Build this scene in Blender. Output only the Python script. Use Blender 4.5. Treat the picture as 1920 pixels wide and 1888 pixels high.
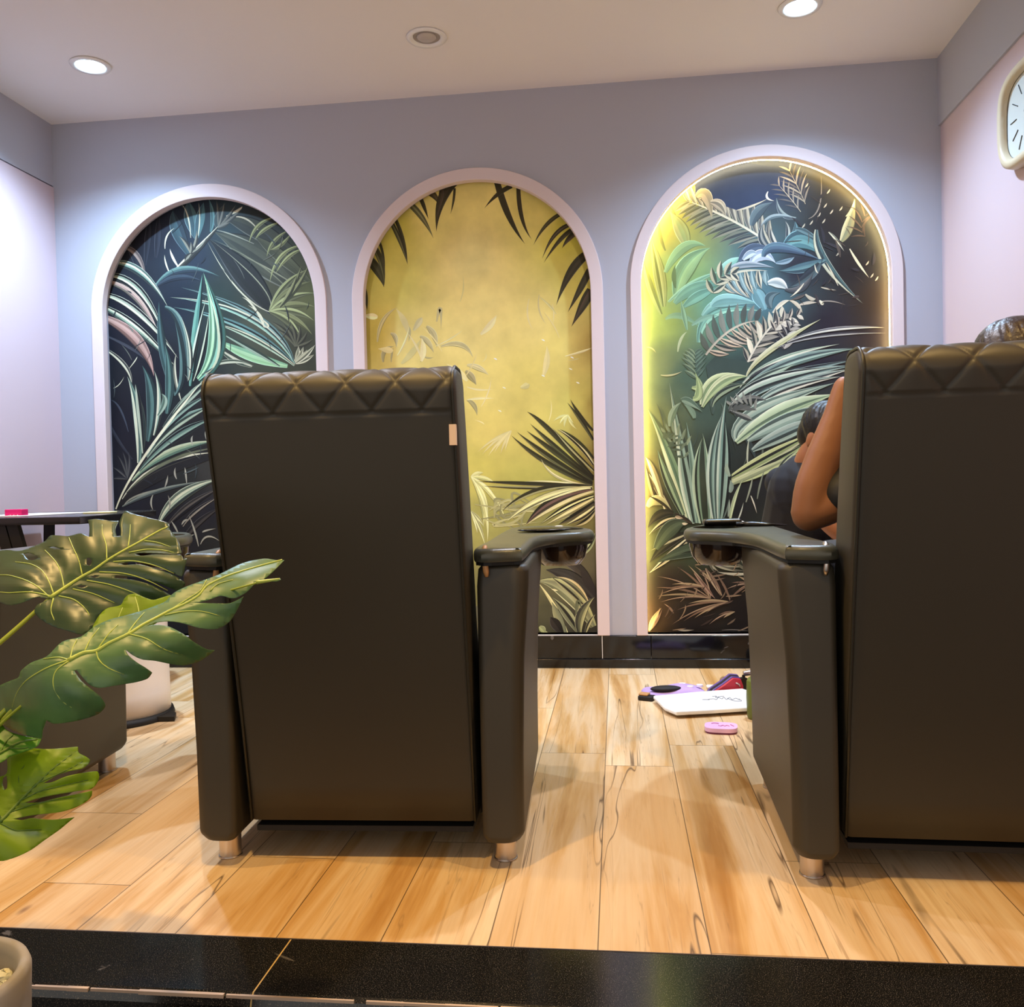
import bpy, bmesh, math, random
import numpy as np
from mathutils import Vector, Matrix
from mathutils.geometry import tessellate_polygon
PI = math.pi
SC = bpy.context.scene
COL = SC.collection
for o in list(bpy.data.objects): bpy.data.objects.remove(o)

# ------------------------------------------------------------------ camera
CAM_F, YAW, PITCH, ROLL = 1666.98, 0.117403, 0.0205684, 0.0227443
CAM_Z, WALL_Y, CEIL_Z, EDGE_Y = 0.81, 3.913, 2.542, 1.53
fw = Vector((-math.sin(YAW)*math.cos(PITCH), math.cos(YAW)*math.cos(PITCH), -math.sin(PITCH)))
r0 = Vector((math.cos(YAW), math.sin(YAW), 0)); u0 = r0.cross(fw)
rt = r0*math.cos(ROLL)-u0*math.sin(ROLL); up = u0*math.cos(ROLL)+r0*math.sin(ROLL)
EYE = Vector((0, 0, CAM_Z))
cd = bpy.data.cameras.new('camera'); cam = bpy.data.objects.new('camera', cd); COL.objects.link(cam)
M = Matrix((( rt.x, up.x, -fw.x, 0), (rt.y, up.y, -fw.y, 0), (rt.z, up.z, -fw.z, CAM_Z), (0, 0, 0, 1)))
cam.matrix_world = M
cd.sensor_fit = 'HORIZONTAL'; cd.sensor_width = 36; cd.lens = 36*CAM_F/1920; cd.clip_start = 0.02
SC.camera = cam
# ------------------------------------------------------------------ world, lights, exposure
SC.view_settings.view_transform = 'Standard'; SC.view_settings.look = 'None'
SC.view_settings.exposure = 0.62; SC.view_settings.gamma = 1.0
try: SC.view_settings.use_curve_mapping = False
except Exception: pass
w = bpy.data.worlds.new('world'); SC.world = w; w.use_nodes = True
w.node_tree.nodes['Background'].inputs[0].default_value = (1.0, 0.95, 0.88, 1)
w.node_tree.nodes['Background'].inputs[1].default_value = 0.74
def lamp(name, kind, loc, target, power, color, **kw):
    l = bpy.data.lights.new(name, kind); l.energy = power; l.color = color
    for k, v in kw.items(): setattr(l, k, v)
    o = bpy.data.objects.new(name, l); COL.objects.link(o); o.location = loc
    d = Vector(target)-Vector(loc); o.rotation_euler = d.to_track_quat('-Z', 'Y').to_euler()
    return o
COOL = (0.50, 0.72, 1.0); WARM = (1.0, 0.65, 0.24)
LIGHT_Y = 3.40
for x, p in ((-2.07, 195), (0.70, 134)):            # the two lit cool downlights of the far row
    lamp('downlight_lamp', 'SPOT', (x, LIGHT_Y, CEIL_Z-0.012), (x, LIGHT_Y-0.15, 0), p, COOL, spot_size=2.45, spot_blend=1.0, shadow_soft_size=0.035)
for x, y, p in ((-1.95, 1.45, 66), (-0.62, 1.15, 80), (0.78, 1.30, 58)):   # warm downlights of the near row
    lamp('warm_downlight_lamp', 'SPOT', (x, y, CEIL_Z-0.012), (x, y+0.12, 0), p, WARM, spot_size=2.3, spot_blend=0.8, shadow_soft_size=0.03)
for x, y, p in ((-1.3, 2.45, 48), (0.10, 2.55, 62)):
    lamp('warm_middle_lamp', 'SPOT', (x, y, CEIL_Z-0.012), (x, y, 0), p, (0.95, 0.92, 1.0), spot_size=2.6, spot_blend=0.8, shadow_soft_size=0.03)

# ------------------------------------------------------------------ helpers
def ray(px, py): return fw + rt*((px-960)/CAM_F) + up*((944-py)/CAM_F)
def on_plane(px, py, p0, n):
    d = ray(px, py); n = Vector(n); t = n.dot(Vector(p0)-EYE)/n.dot(d); return EYE+d*t
def wall_pt(px, py, y=WALL_Y): return on_plane(px, py, (0, y, 0), (0, 1, 0))
def floor_pt(px, py, z=0.0): return on_plane(px, py, (0, 0, z), (0, 0, 1))
def lin(c):
    if isinstance(c, str):
        c = c.lstrip('#'); c = [int(c[i:i+2], 16)/255 for i in (0, 2, 4)]
    return tuple((v/12.92 if v <= 0.04045 else ((v+0.055)/1.055)**2.4) for v in c)
def mat(name, color, rough=0.5, metal=0.0, spec=0.5, coat=0.0, emit=None, bump=None, var=None, trans=0.0, sub=None):
    m = bpy.data.materials.new(name); m.use_nodes = True; nt = m.node_tree; b = nt.nodes['Principled BSDF']
    c = lin(color) if isinstance(color, str) else color
    b.inputs['Base Color'].default_value = (*c[:3], 1); b.inputs['Roughness'].default_value = rough
    b.inputs['Metallic'].default_value = metal; b.inputs['Specular IOR Level'].default_value = spec
    b.inputs['Coat Weight'].default_value = coat; b.inputs['Transmission Weight'].default_value = trans
    if emit: b.inputs['Emission Color'].default_value = (*emit[0], 1); b.inputs['Emission Strength'].default_value = emit[1]
    tc = nt.nodes.new('ShaderNodeTexCoord')
    if var:      # (scale, amount)
        n = nt.nodes.new('ShaderNodeTexNoise'); n.inputs['Scale'].default_value = var[0]; n.inputs['Detail'].default_value = 4
        nt.links.new(tc.outputs['Object'], n.inputs['Vector'])
        hs = nt.nodes.new('ShaderNodeHueSaturation'); hs.inputs['Color'].default_value = (*c[:3], 1)
        mr = nt.nodes.new('ShaderNodeMapRange'); mr.inputs['To Min'].default_value = 1-var[1]; mr.inputs['To Max'].default_value = 1+var[1]
        nt.links.new(n.outputs['Fac'], mr.inputs['Value']); nt.links.new(mr.outputs[0], hs.inputs['Value'])
        nt.links.new(hs.outputs[0], b.inputs['Base Color'])
    if bump:     # (scale, strength)
        n = nt.nodes.new('ShaderNodeTexNoise'); n.inputs['Scale'].default_value = bump[0]; n.inputs['Detail'].default_value = 5
        nt.links.new(tc.outputs['Object'], n.inputs['Vector'])
        bp = nt.nodes.new('ShaderNodeBump'); bp.inputs['Strength'].default_value = bump[1]; bp.inputs['Distance'].default_value = 0.002
        nt.links.new(n.outputs['Fac'], bp.inputs['Height']); nt.links.new(bp.outputs[0], b.inputs['Normal'])
    return m
def obj(name, verts, faces, m=None, parent=None, smooth=False, bev=None, kind=None):
    me = bpy.data.meshes.new(name); me.from_pydata([tuple(v) for v in verts], [], faces); me.update()
    if smooth: me.shade_smooth()
    if m:
        for mm in (m if isinstance(m, (list, tuple)) else [m]): me.materials.append(mm)
    o = bpy.data.objects.new(name, me); COL.objects.link(o)
    if parent: o.parent = parent
    if bev:
        b = o.modifiers.new('b', 'BEVEL'); b.width = bev[0]; b.segments = bev[1]; b.limit_method = 'ANGLE'; b.angle_limit = 0.6
        me.shade_smooth(); wn = o.modifiers.new('w', 'WEIGHTED_NORMAL'); wn.keep_sharp = True
    if kind: o['kind'] = kind
    return o
def fix(o):
    bm = bmesh.new(); bm.from_mesh(o.data); bmesh.ops.remove_doubles(bm, verts=bm.verts, dist=1e-5)
    bmesh.ops.recalc_face_normals(bm, faces=bm.faces); bm.to_mesh(o.data); bm.free(); return o
def thing(name, label, cat, loc=(0, 0, 0), rz=0, group=None):
    o = bpy.data.objects.new(name, None); COL.objects.link(o); o.location = loc; o.rotation_euler = (0, 0, rz)
    o['label'] = label; o['category'] = cat; o.empty_display_size = 0.05
    if group: o['group'] = group
    return o
def tag(o, label, cat, group=None):
    o['label'] = label; o['category'] = cat
    if group: o['group'] = group
    return o
class G:
    """collects shapes into one mesh"""
    def __init__(s): s.v = []; s.f = []
    def add(s, v, f):
        k = len(s.v); s.v += [Vector(p) for p in v]; s.f += [[i+k for i in q] for q in f]; return s
    def box(s, a, b):
        x0, y0, z0 = a; x1, y1, z1 = b
        v = [(x0,y0,z0),(x1,y0,z0),(x1,y1,z0),(x0,y1,z0),(x0,y0,z1),(x1,y0,z1),(x1,y1,z1),(x0,y1,z1)]
        return s.add(v, [(0,3,2,1),(4,5,6,7),(0,1,5,4),(1,2,6,5),(2,3,7,6),(3,0,4,7)])
    def tube(s, pts, r, n=10, cap=True):
        pts = [Vector(p) for p in pts]; rs = r if isinstance(r, (list, tuple)) else [r]*len(pts)
        vs = []; fs = []; T0 = None; nrm = None
        for i, p in enumerate(pts):
            T = (pts[min(i+1, len(pts)-1)]-pts[max(i-1, 0)]).normalized()
            if nrm is None: nrm = T.orthogonal().normalized()
            else: nrm = (nrm - T*nrm.dot(T)).normalized()
            bn = T.cross(nrm)
            for k in range(n):
                a = 2*PI*k/n; vs.append(p+(nrm*math.cos(a)+bn*math.sin(a))*rs[i])
        for i in range(len(pts)-1):
            for k in range(n):
                fs.append((i*n+k, i*n+(k+1)%n, (i+1)*n+(k+1)%n, (i+1)*n+k))
        if cap: fs.append(list(range(n))[::-1]); fs.append([(len(pts)-1)*n+k for k in range(n)])
        return s.add(vs, fs)
    def lathe(s, prof, c=(0, 0, 0), n=32, sx=1, sy=1):
        vs = []; fs = []; c = Vector(c)
        for r, z in prof:
            for k in range(n):
                a = 2*PI*k/n; vs.append(c+Vector((r*math.cos(a)*sx, r*math.sin(a)*sy, z)))
        for i in range(len(prof)-1):
            for k in range(n): fs.append((i*n+k, i*n+(k+1)%n, (i+1)*n+(k+1)%n, (i+1)*n+k))
        if prof[0][0] > 1e-6: fs.append(list(range(n))[::-1])
        if prof[-1][0] > 1e-6: fs.append([(len(prof)-1)*n+k for k in range(n)])
        return s.add(vs, fs)
    def ball(s, c, r, n=16, m=10):
        r = r if isinstance(r, (list, tuple)) else (r, r, r); c = Vector(c); vs = []; fs = []
        for i in range(m+1):
            t = PI*i/m
            for k in range(n):
                a = 2*PI*k/n; vs.append(c+Vector((r[0]*math.sin(t)*math.cos(a), r[1]*math.sin(t)*math.sin(a), -r[2]*math.cos(t))))
        for i in range(m):
            for k in range(n): fs.append((i*n+k, i*n+(k+1)%n, (i+1)*n+(k+1)%n, (i+1)*n+k))
        return s.add(vs, fs)
    def prism(s, outline, z0, z1, holes=()):
        """vertical extrusion of a plan outline with holes"""
        loops = [list(outline)]+[list(h) for h in holes]; flat = [p for l in loops for p in l]
        tri = tessellate_polygon([[Vector((p[0], p[1], 0)) for p in l] for l in loops]); n = len(flat)
        vs = [(p[0], p[1], z0) for p in flat]+[(p[0], p[1], z1) for p in flat]; fs = []
        for t in tri: fs.append(tuple(t)); fs.append(tuple(i+n for i in reversed(t)))
        k = 0
        for l in loops:
            m = len(l)
            for i in range(m): fs.append((k+i, k+(i+1)%m, n+k+(i+1)%m, n+k+i))
            k += m
        return s.add(vs, fs)
    def build(s, name, m=None, parent=None, smooth=False, bev=None, merge=True, kind=None):
        o = obj(name, s.v, s.f, m, parent, smooth, None, kind)
        if merge: fix(o)
        if smooth: o.data.shade_smooth()
        if bev:
            b = o.modifiers.new('b', 'BEVEL'); b.width = bev[0]; b.segments = bev[1]; b.limit_method = 'ANGLE'; b.angle_limit = 0.6
            o.data.shade_smooth(); wn = o.modifiers.new('w', 'WEIGHTED_NORMAL'); wn.keep_sharp = True
        return o
def children(o): return [c for c in bpy.data.objects if c.parent == o]
def copy_tree(o, parent=None):
    c = o.copy(); COL.objects.link(c)
    if parent: c.parent = parent
    for ch in children(o): copy_tree(ch, c)
    return c
def smooth_path(pts, n=8):
    P = [Vector(p) for p in pts]; out = []
    for i in range(len(P)-1):
        a = P[max(i-1, 0)]; b = P[i]; c = P[i+1]; d = P[min(i+2, len(P)-1)]
        for k in range(n):
            t = k/n
            out.append(0.5*((2*b)+(c-a)*t+(2*a-5*b+4*c-d)*t*t+(3*b-a-3*c+d)*t**3))
    out.append(P[-1]); return out
# ------------------------------------------------------------------ setting
def wood_material():
    m = bpy.data.materials.new('pale_maple_planks'); m.use_nodes = True; nt = m.node_tree; N = nt.nodes; L = nt.links
    b = N['Principled BSDF']; tc = N.new('ShaderNodeTexCoord'); sep = N.new('ShaderNodeSeparateXYZ'); L.new(tc.outputs['Object'], sep.inputs[0])
    def mt(op, a, b_=None, c=None):
        n = N.new('ShaderNodeMath'); n.operation = op
        for i, v in enumerate((a, b_, c)):
            if v is None: continue
            if isinstance(v, (int, float)): n.inputs[i].default_value = v
            else: L.new(v, n.inputs[i])
        return n.outputs[0]
    W = 0.1935
    u = mt('DIVIDE', mt('SUBTRACT', sep.outputs[0], SEAM_X), W); pid = mt('FLOOR', u); fu = mt('FRACT', u)
    wn = N.new('ShaderNodeTexWhiteNoise'); wn.noise_dimensions = '1D'; L.new(pid, wn.inputs['W'])
    v = mt('ADD', mt('DIVIDE', sep.outputs[1], 1.22), mt('MULTIPLY', wn.outputs['Value'], 5)); vid = mt('FLOOR', v); fv = mt('FRACT', v)
    wn2 = N.new('ShaderNodeTexWhiteNoise'); wn2.noise_dimensions = '2D'
    cb = N.new('ShaderNodeCombineXYZ'); L.new(pid, cb.inputs[0]); L.new(vid, cb.inputs[1]); L.new(cb.outputs[0], wn2.inputs['Vector'])
    rnd = wn2.outputs['Value']
    def coords(sx, sy):
        c = N.new('ShaderNodeCombineXYZ'); L.new(mt('MULTIPLY', sep.outputs[0], sx), c.inputs[0]); L.new(mt('MULTIPLY', sep.outputs[1], sy), c.inputs[1])
        L.new(mt('MULTIPLY', rnd, 37.0), c.inputs[2]); return c.outputs[0]
    def noise(vec, sc=1.0, det=3, rough=0.5, dist=0.0):
        n = N.new('ShaderNodeTexNoise'); n.inputs['Scale'].default_value = sc; n.inputs['Detail'].default_value = det
        n.inputs['Roughness'].default_value = rough; n.inputs['Distortion'].default_value = dist; L.new(vec, n.inputs['Vector']); return n.outputs['Fac']
    def ramp(fac, stops):
        r = N.new('ShaderNodeValToRGB'); e = r.color_ramp.elements
        while len(e) < len(stops): e.new(0.5)
        for k, (p, c) in enumerate(stops): e[k].position = p; e[k].color = (*c, 1)
        L.new(fac, r.inputs[0]); return r.outputs[0]
    def mix(f, a, b_, mode='MIX'):
        n = N.new('ShaderNodeMix'); n.data_type = 'RGBA'; n.blend_type = mode
        for s, v_ in ((n.inputs['Factor'], f), (n.inputs['A'], a), (n.inputs['B'], b_)):
            if isinstance(v_, (int, float)): s.default_value = v_
            elif isinstance(v_, tuple): s.default_value = (*v_, 1)
            else: L.new(v_, s)
        return n.outputs['Result']
    broad = noise(coords(13, .8), 1, 5, .6, .5)
    col = ramp(broad, [(.28, lin('#a87638')), (.40, lin('#cba26a')), (.50, lin('#dfc299')), (.62, lin('#e6cfab')), (.74, lin('#cdac7c'))])
    col = mix(mt('MULTIPLY', rnd, .45), col, lin('#bb8d50'))
    fine = noise(coords(120, 4.0), 1, 3)
    col = mix(mt('MULTIPLY', mt('SUBTRACT', fine, .35), .55), col, lin('#b08a5e'))
    # dark heartwood veins: iso-lines of a stretched noise
    vn = noise(coords(11, .62), 1, 2.2, .5, .8)
    line = mt('ABSOLUTE', mt('SUBTRACT', vn, .60)); brk = noise(coords(6, 3.2), 1.0, 2)
    lm = mt('MULTIPLY', mt('SUBTRACT', 1.0, mt('MINIMUM', mt('DIVIDE', line, .0095), 1.0)), mt('MINIMUM', mt('MAXIMUM', mt('MULTIPLY', mt('SUBTRACT', brk, .38), 7), 0.0), 1.0))
    col = mix(mt('MULTIPLY', lm, .85), col, lin('#4a3018'))
    line2 = mt('ABSOLUTE', mt('SUBTRACT', noise(coords(30, .9), 1, 3, .6, .7), .42))
    lm2 = mt('MULTIPLY', mt('SUBTRACT', 1.0, mt('MINIMUM', mt('DIVIDE', line2, .012), 1.0)), mt('MINIMUM', mt('MAXIMUM', mt('MULTIPLY', mt('SUBTRACT', 1.0, brk), .9), 0.0), 1.0))
    col = mix(mt('MULTIPLY', lm2, .6), col, lin('#6f4e2c'))
    # knots
    kn = N.new('ShaderNodeTexVoronoi'); kn.inputs['Scale'].default_value = 1.0; L.new(coords(5.2, 2.1), kn.inputs['Vector'])
    km = mt('SUBTRACT', 1.0, mt('MINIMUM', mt('DIVIDE', kn.outputs['Distance'], .055), 1.0))
    col = mix(mt('MULTIPLY', km, .8), col, lin('#5a3416'))
    # seams
    sx = mt('LESS_THAN', mt('MINIMUM', fu, mt('SUBTRACT', 1.0, fu)), .0055)
    sy = mt('LESS_THAN', mt('MINIMUM', fv, mt('SUBTRACT', 1.0, fv)), .0009)
    seam = mt('MAXIMUM', sx, sy)
    col = mix(mt('MULTIPLY', seam, .8), col, lin('#3a2716'))
    L.new(col, b.inputs['Base Color']); b.inputs['Roughness'].default_value = .42; b.inputs['Specular IOR Level'].default_value = .35
    return m
def granite_material(name, base, speck, rough=.12, dens=.62):
    m = bpy.data.materials.new(name); m.use_nodes = True; nt = m.node_tree; N = nt.nodes; L = nt.links; b = N['Principled BSDF']
    tc = N.new('ShaderNodeTexCoord')
    n = N.new('ShaderNodeTexNoise'); n.inputs['Scale'].default_value = 700; n.inputs['Detail'].default_value = 3; L.new(tc.outputs['Object'], n.inputs['Vector'])
    r = N.new('ShaderNodeValToRGB'); e = r.color_ramp.elements; e[0].position = dens; e[0].color = (*lin(base), 1); e[1].position = dens+.12; e[1].color = (*lin(speck), 1)
    L.new(n.outputs['Fac'], r.inputs[0])
    n2 = N.new('ShaderNodeTexNoise'); n2.inputs['Scale'].default_value = 5; n2.inputs['Detail'].default_value = 6; n2.inputs['Distortion'].default_value = 2; L.new(tc.outputs['Object'], n2.inputs['Vector'])
    r2 = N.new('ShaderNodeValToRGB'); e = r2.color_ramp.elements; e[0].position = .665; e[0].color = (0, 0, 0, 1); e[1].position = .69; e[1].color = (.10, .09, .085, 1)
    L.new(n2.outputs['Fac'], r2.inputs[0])
    ad = N.new('ShaderNodeMix'); ad.data_type = 'RGBA'; ad.blend_type = 'ADD'; ad.inputs['Factor'].default_value = 1
    L.new(r.outputs[0], ad.inputs['A']); L.new(r2.outputs[0], ad.inputs['B']); L.new(ad.outputs['Result'], b.inputs['Base Color'])
    b.inputs['Roughness'].default_value = rough
    return m
SEAM_X = floor_pt(1121, 1781).x
M_wood = wood_material()
M_wall = mat('lavender_grey_paint', '#b2b1ba', .75, spec=.2, bump=(300, .03))
M_pink = mat('pale_pink_panel', '#cbb6ba', .6, spec=.25)
M_ceil = mat('ceiling_paint', '#ece4df', .85, spec=.1)
M_gran = granite_material('black_granite', '#121110', '#857b6c', .15, .60)
M_marb = granite_material('black_marble', '#0d0e11', '#30323a', .10, .66)
M_grout = mat('beige_grout', '#c7a76a', .6)
M_chip = mat('pale_chipped_edge', '#bfa68f', .5)
M_dark = mat('dark_gap', '#4a3f3c', .8)
M_white = mat('white_sill', '#e4e0dc', .4)
XL, XR, BACKY = -2.587, 1.367, -1.6
g = G().box((XL-.15, EDGE_Y, -.10), (XR+.15, WALL_Y+.1, 0)); g.build('floor', M_wood, kind='structure')
G().box((XL-.15, BACKY, -.24), (XR+.15, 1.36, -.16)).build('floor.001', M_gran, kind='structure')
# granite kerb of the platform: bevelled slabs with grout joints and a worn front edge
joints = [XL-.15, -1.75, -.60, .80, XR+.15]
for i in range(4):
    a, c = joints[i], joints[i+1]
    prof = [(1.349, -.16), (1.349, -.018), (1.353, -.006), (1.361, 0), (EDGE_Y, 0), (EDGE_Y, -.16)]
    vs = [(x, y, z) for x in (a+.0015, c-.0015) for y, z in prof]; n = len(prof)
    fs = [list(range(n)), [n+k for k in range(n)][::-1]]+[(k, (k+1) % n, n+(k+1) % n, n+k) for k in range(n)]
    fix(obj('trim_1', vs, fs, M_gran, kind='structure'))
for x in joints[1:-1]:
    vs = []
    for xx in (x-.0015, x+.0015):
        for y, z in [(1.350, -.16), (1.350, -.018), (1.354, -.007), (1.362, -.0006), (EDGE_Y, -.0006), (EDGE_Y, -.16)]: vs.append((xx, y, z))
    fix(obj('trim_2', vs, [list(range(6)), [6+k for k in range(6)][::-1]]+[(k, (k+1) % 6, 6+(k+1) % 6, 6+k) for k in range(6)], M_grout, kind='structure'))
g = G(); random.seed(4)
x = XL-.1
while x < XR+.1:     # worn pale chips along the slab arris
    l = random.uniform(.02, .16); wd = random.uniform(.0006, .0022)
    g.box((x, 1.3535-wd, -.0062-wd*.5), (x+l, 1.3555+wd, -.0022+wd*.4)); x += l+random.choice([0, 0, .004, .02])
g.build('trim_3', M_chip, kind='structure', merge=False)
G().box((XL-.15, EDGE_Y-.0012, -.004), (XR+.15, EDGE_Y+.0012, .0006)).build('trim_4', M_dark, kind='structure')
# ceiling
G().box((XL-.15, BACKY, CEIL_Z), (XR+.15, WALL_Y+.1, CEIL_Z+.08)).build('ceiling', M_ceil, kind='structure')
# side walls: painted fascia above, pink panel below, shadow gap between
G().box((XL-.15, BACKY, 2.256), (XL, WALL_Y, CEIL_Z)).build('wall_left', M_wall, kind='structure')
G().box((XL-.15, EDGE_Y-2, -.16), (XL+.002, WALL_Y, 2.249)).build('wall_left.001', M_pink, kind='structure')
G().box((XL-.15, BACKY, 2.249), (XL-.012, WALL_Y, 2.256)).build('trim_5', M_dark, kind='structure')
G().box((XR-.010, BACKY, 2.262), (XR+.15, WALL_Y, CEIL_Z)).build('wall_right', M_wall, kind='structure')
G().box((XR, BACKY, -.16), (XR+.15, WALL_Y, 2.262)).build('wall_right.001', M_pink, kind='structure')
# back wall with three arched openings
BT = .142
ARCH = [dict(c=-1.846, ro=.565, to=2.217, ri=.510, ti=2.156), dict(c=-.602, ro=.561, to=2.211, ri=.507, ti=2.158), dict(c=.642, ro=.566, to=2.228, ri=.519, ti=2.178)]
def arch_loop(c, r, top, bottom=BT, n=40):
    """counter-clockwise outline in x, z"""
    s = top-r; pts = [(c-r, bottom), (c+r, bottom)]
    for k in range(n+1):
        a = PI*k/n; pts.append((c+r*math.cos(a), s+r*math.sin(a)))
    return pts
def vertical_slab(outline, y0, y1, holes=()):
    g = G(); g.prism(outline, y0, y1, holes)
    g.v = [Vector((p.x, p.z, p.y)) for p in g.v]; return g
holes = [arch_loop(a['c'], a['ri']+.012, a['ti']+.012, BT) for a in ARCH]
# outline walks along the floor and round each opening (openings start at the skirting top)
G_ = G()
g = vertical_slab([(XL-.02, BT-.0001), (XR+.02, BT-.0001), (XR+.02, CEIL_Z+.01), (XL-.02, CEIL_Z+.01)], WALL_Y, WALL_Y+.075,
                  [[(x, z if z > BT else BT+.004) for x, z in h] for h in holes])
g.build('wall_back', M_wall, kind='structure')
G().box((XL-.15, WALL_Y+.075, -.1), (XR+.15, WALL_Y+.12, CEIL_Z+.05)).build('wall_back.001', M_wall, kind='structure')
# black marble skirting in two courses, with joints
bx = [XL, -1.32, -.076, .136, XR]
for i in range(4):
    G().box((bx[i]+.001, WALL_Y-.012, .042), (bx[i+1]-.001, WALL_Y+.06, BT-.001)).build('baseboard_back', M_marb, kind='structure', bev=(.002, 2))
G().box((XL, WALL_Y-.020, 0), (XR, WALL_Y+.06, .0405)).build('baseboard_back.004', M_marb, kind='structure', bev=(.003, 2))
G().box((XL+.002, WALL_Y-.004, .0405), (XR-.002, WALL_Y+.05, .042)).build('trim_6', M_white, kind='structure')
G().box((-.0765-.0009, WALL_Y-.0125, .042), (-.0765+.0009+.001, WALL_Y, BT-.001)).build('trim_7', M_white, kind='structure')

# ------------------------------------------------------------------ ceiling fittings
M_rim = mat('white_plastic_rim', '#e9e4e0', .35)
M_glowblue = mat('cool_led_diffuser', '#dff2ff', .5, emit=((.45, .75, 1.0), 26))
M_lens = mat('frosted_lens', '#b9aea6', .3)
M_grey = mat('grey_reflector', '#9b918a', .35)
def downlight(x, lit, label):
    t = thing('ceiling_downlight', label, 'ceiling light', (x, LIGHT_Y, CEIL_Z), group='round recessed fittings in the ceiling')
    G().lathe([(.052, 0), (.074, 0), (.078, -.003), (.075, -.008), (.060, -.009), (.054, -.004), (.052, 0)], n=48).build('rim', M_rim, t, smooth=True)
    if lit:
        G().lathe([(0, -.0065), (.045, -.0065), (.054, -.004), (.054, -.0005), (0, -.0005)], n=40).build('diffuser', M_glowblue, t, smooth=True)
    else:
        G().lathe([(0, -.0012), (.053, -.0012), (.053, 0), (0, 0)], n=40).build('reflector', M_grey, t)
        G().lathe([(0, -.010), (.020, -.009), (.034, -.0055), (.040, -.0012), (0, -.0012)], n=40).build('lens', M_lens, t, smooth=True)
downlight(-2.071, True, 'lit cool white round downlight near the left wall')
downlight(.703, True, 'lit cool white round downlight above the glowing right arch')
downlight(-.691, False, 'unlit round white recessed fitting, middle of the ceiling row')
# ------------------------------------------------------------------ arched murals
M_band = mat('pale_pink_arch_band', '#dccac9', .5, spec=.3)
M_ledg = mat('niche_return', '#cdbcae', .6)
def art_material():
    m = bpy.data.materials.new('printed_mural'); m.use_nodes = True; nt = m.node_tree; b = nt.nodes['Principled BSDF']
    a = nt.nodes.new('ShaderNodeVertexColor'); a.layer_name = 'print'
    n = nt.nodes.new('ShaderNodeTexNoise'); n.inputs['Scale'].default_value = 9; n.inputs['Detail'].default_value = 5
    tc = nt.nodes.new('ShaderNodeTexCoord'); nt.links.new(tc.outputs['Object'], n.inputs['Vector'])
    hs = nt.nodes.new('ShaderNodeHueSaturation'); mr = nt.nodes.new('ShaderNodeMapRange'); mr.inputs['To Min'].default_value = .72; mr.inputs['To Max'].default_value = 1.28
    nt.links.new(n.outputs['Fac'], mr.inputs['Value']); nt.links.new(mr.outputs[0], hs.inputs['Value']); nt.links.new(a.outputs['Color'], hs.inputs['Color'])
    nt.links.new(hs.outputs[0], b.inputs['Base Color']); b.inputs['Roughness'].default_value = .55; b.inputs['Specular IOR Level'].default_value = .25
    return m
M_art = art_material()
ART_GAIN = 1.15
MUR_Y = WALL_Y+.052
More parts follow.
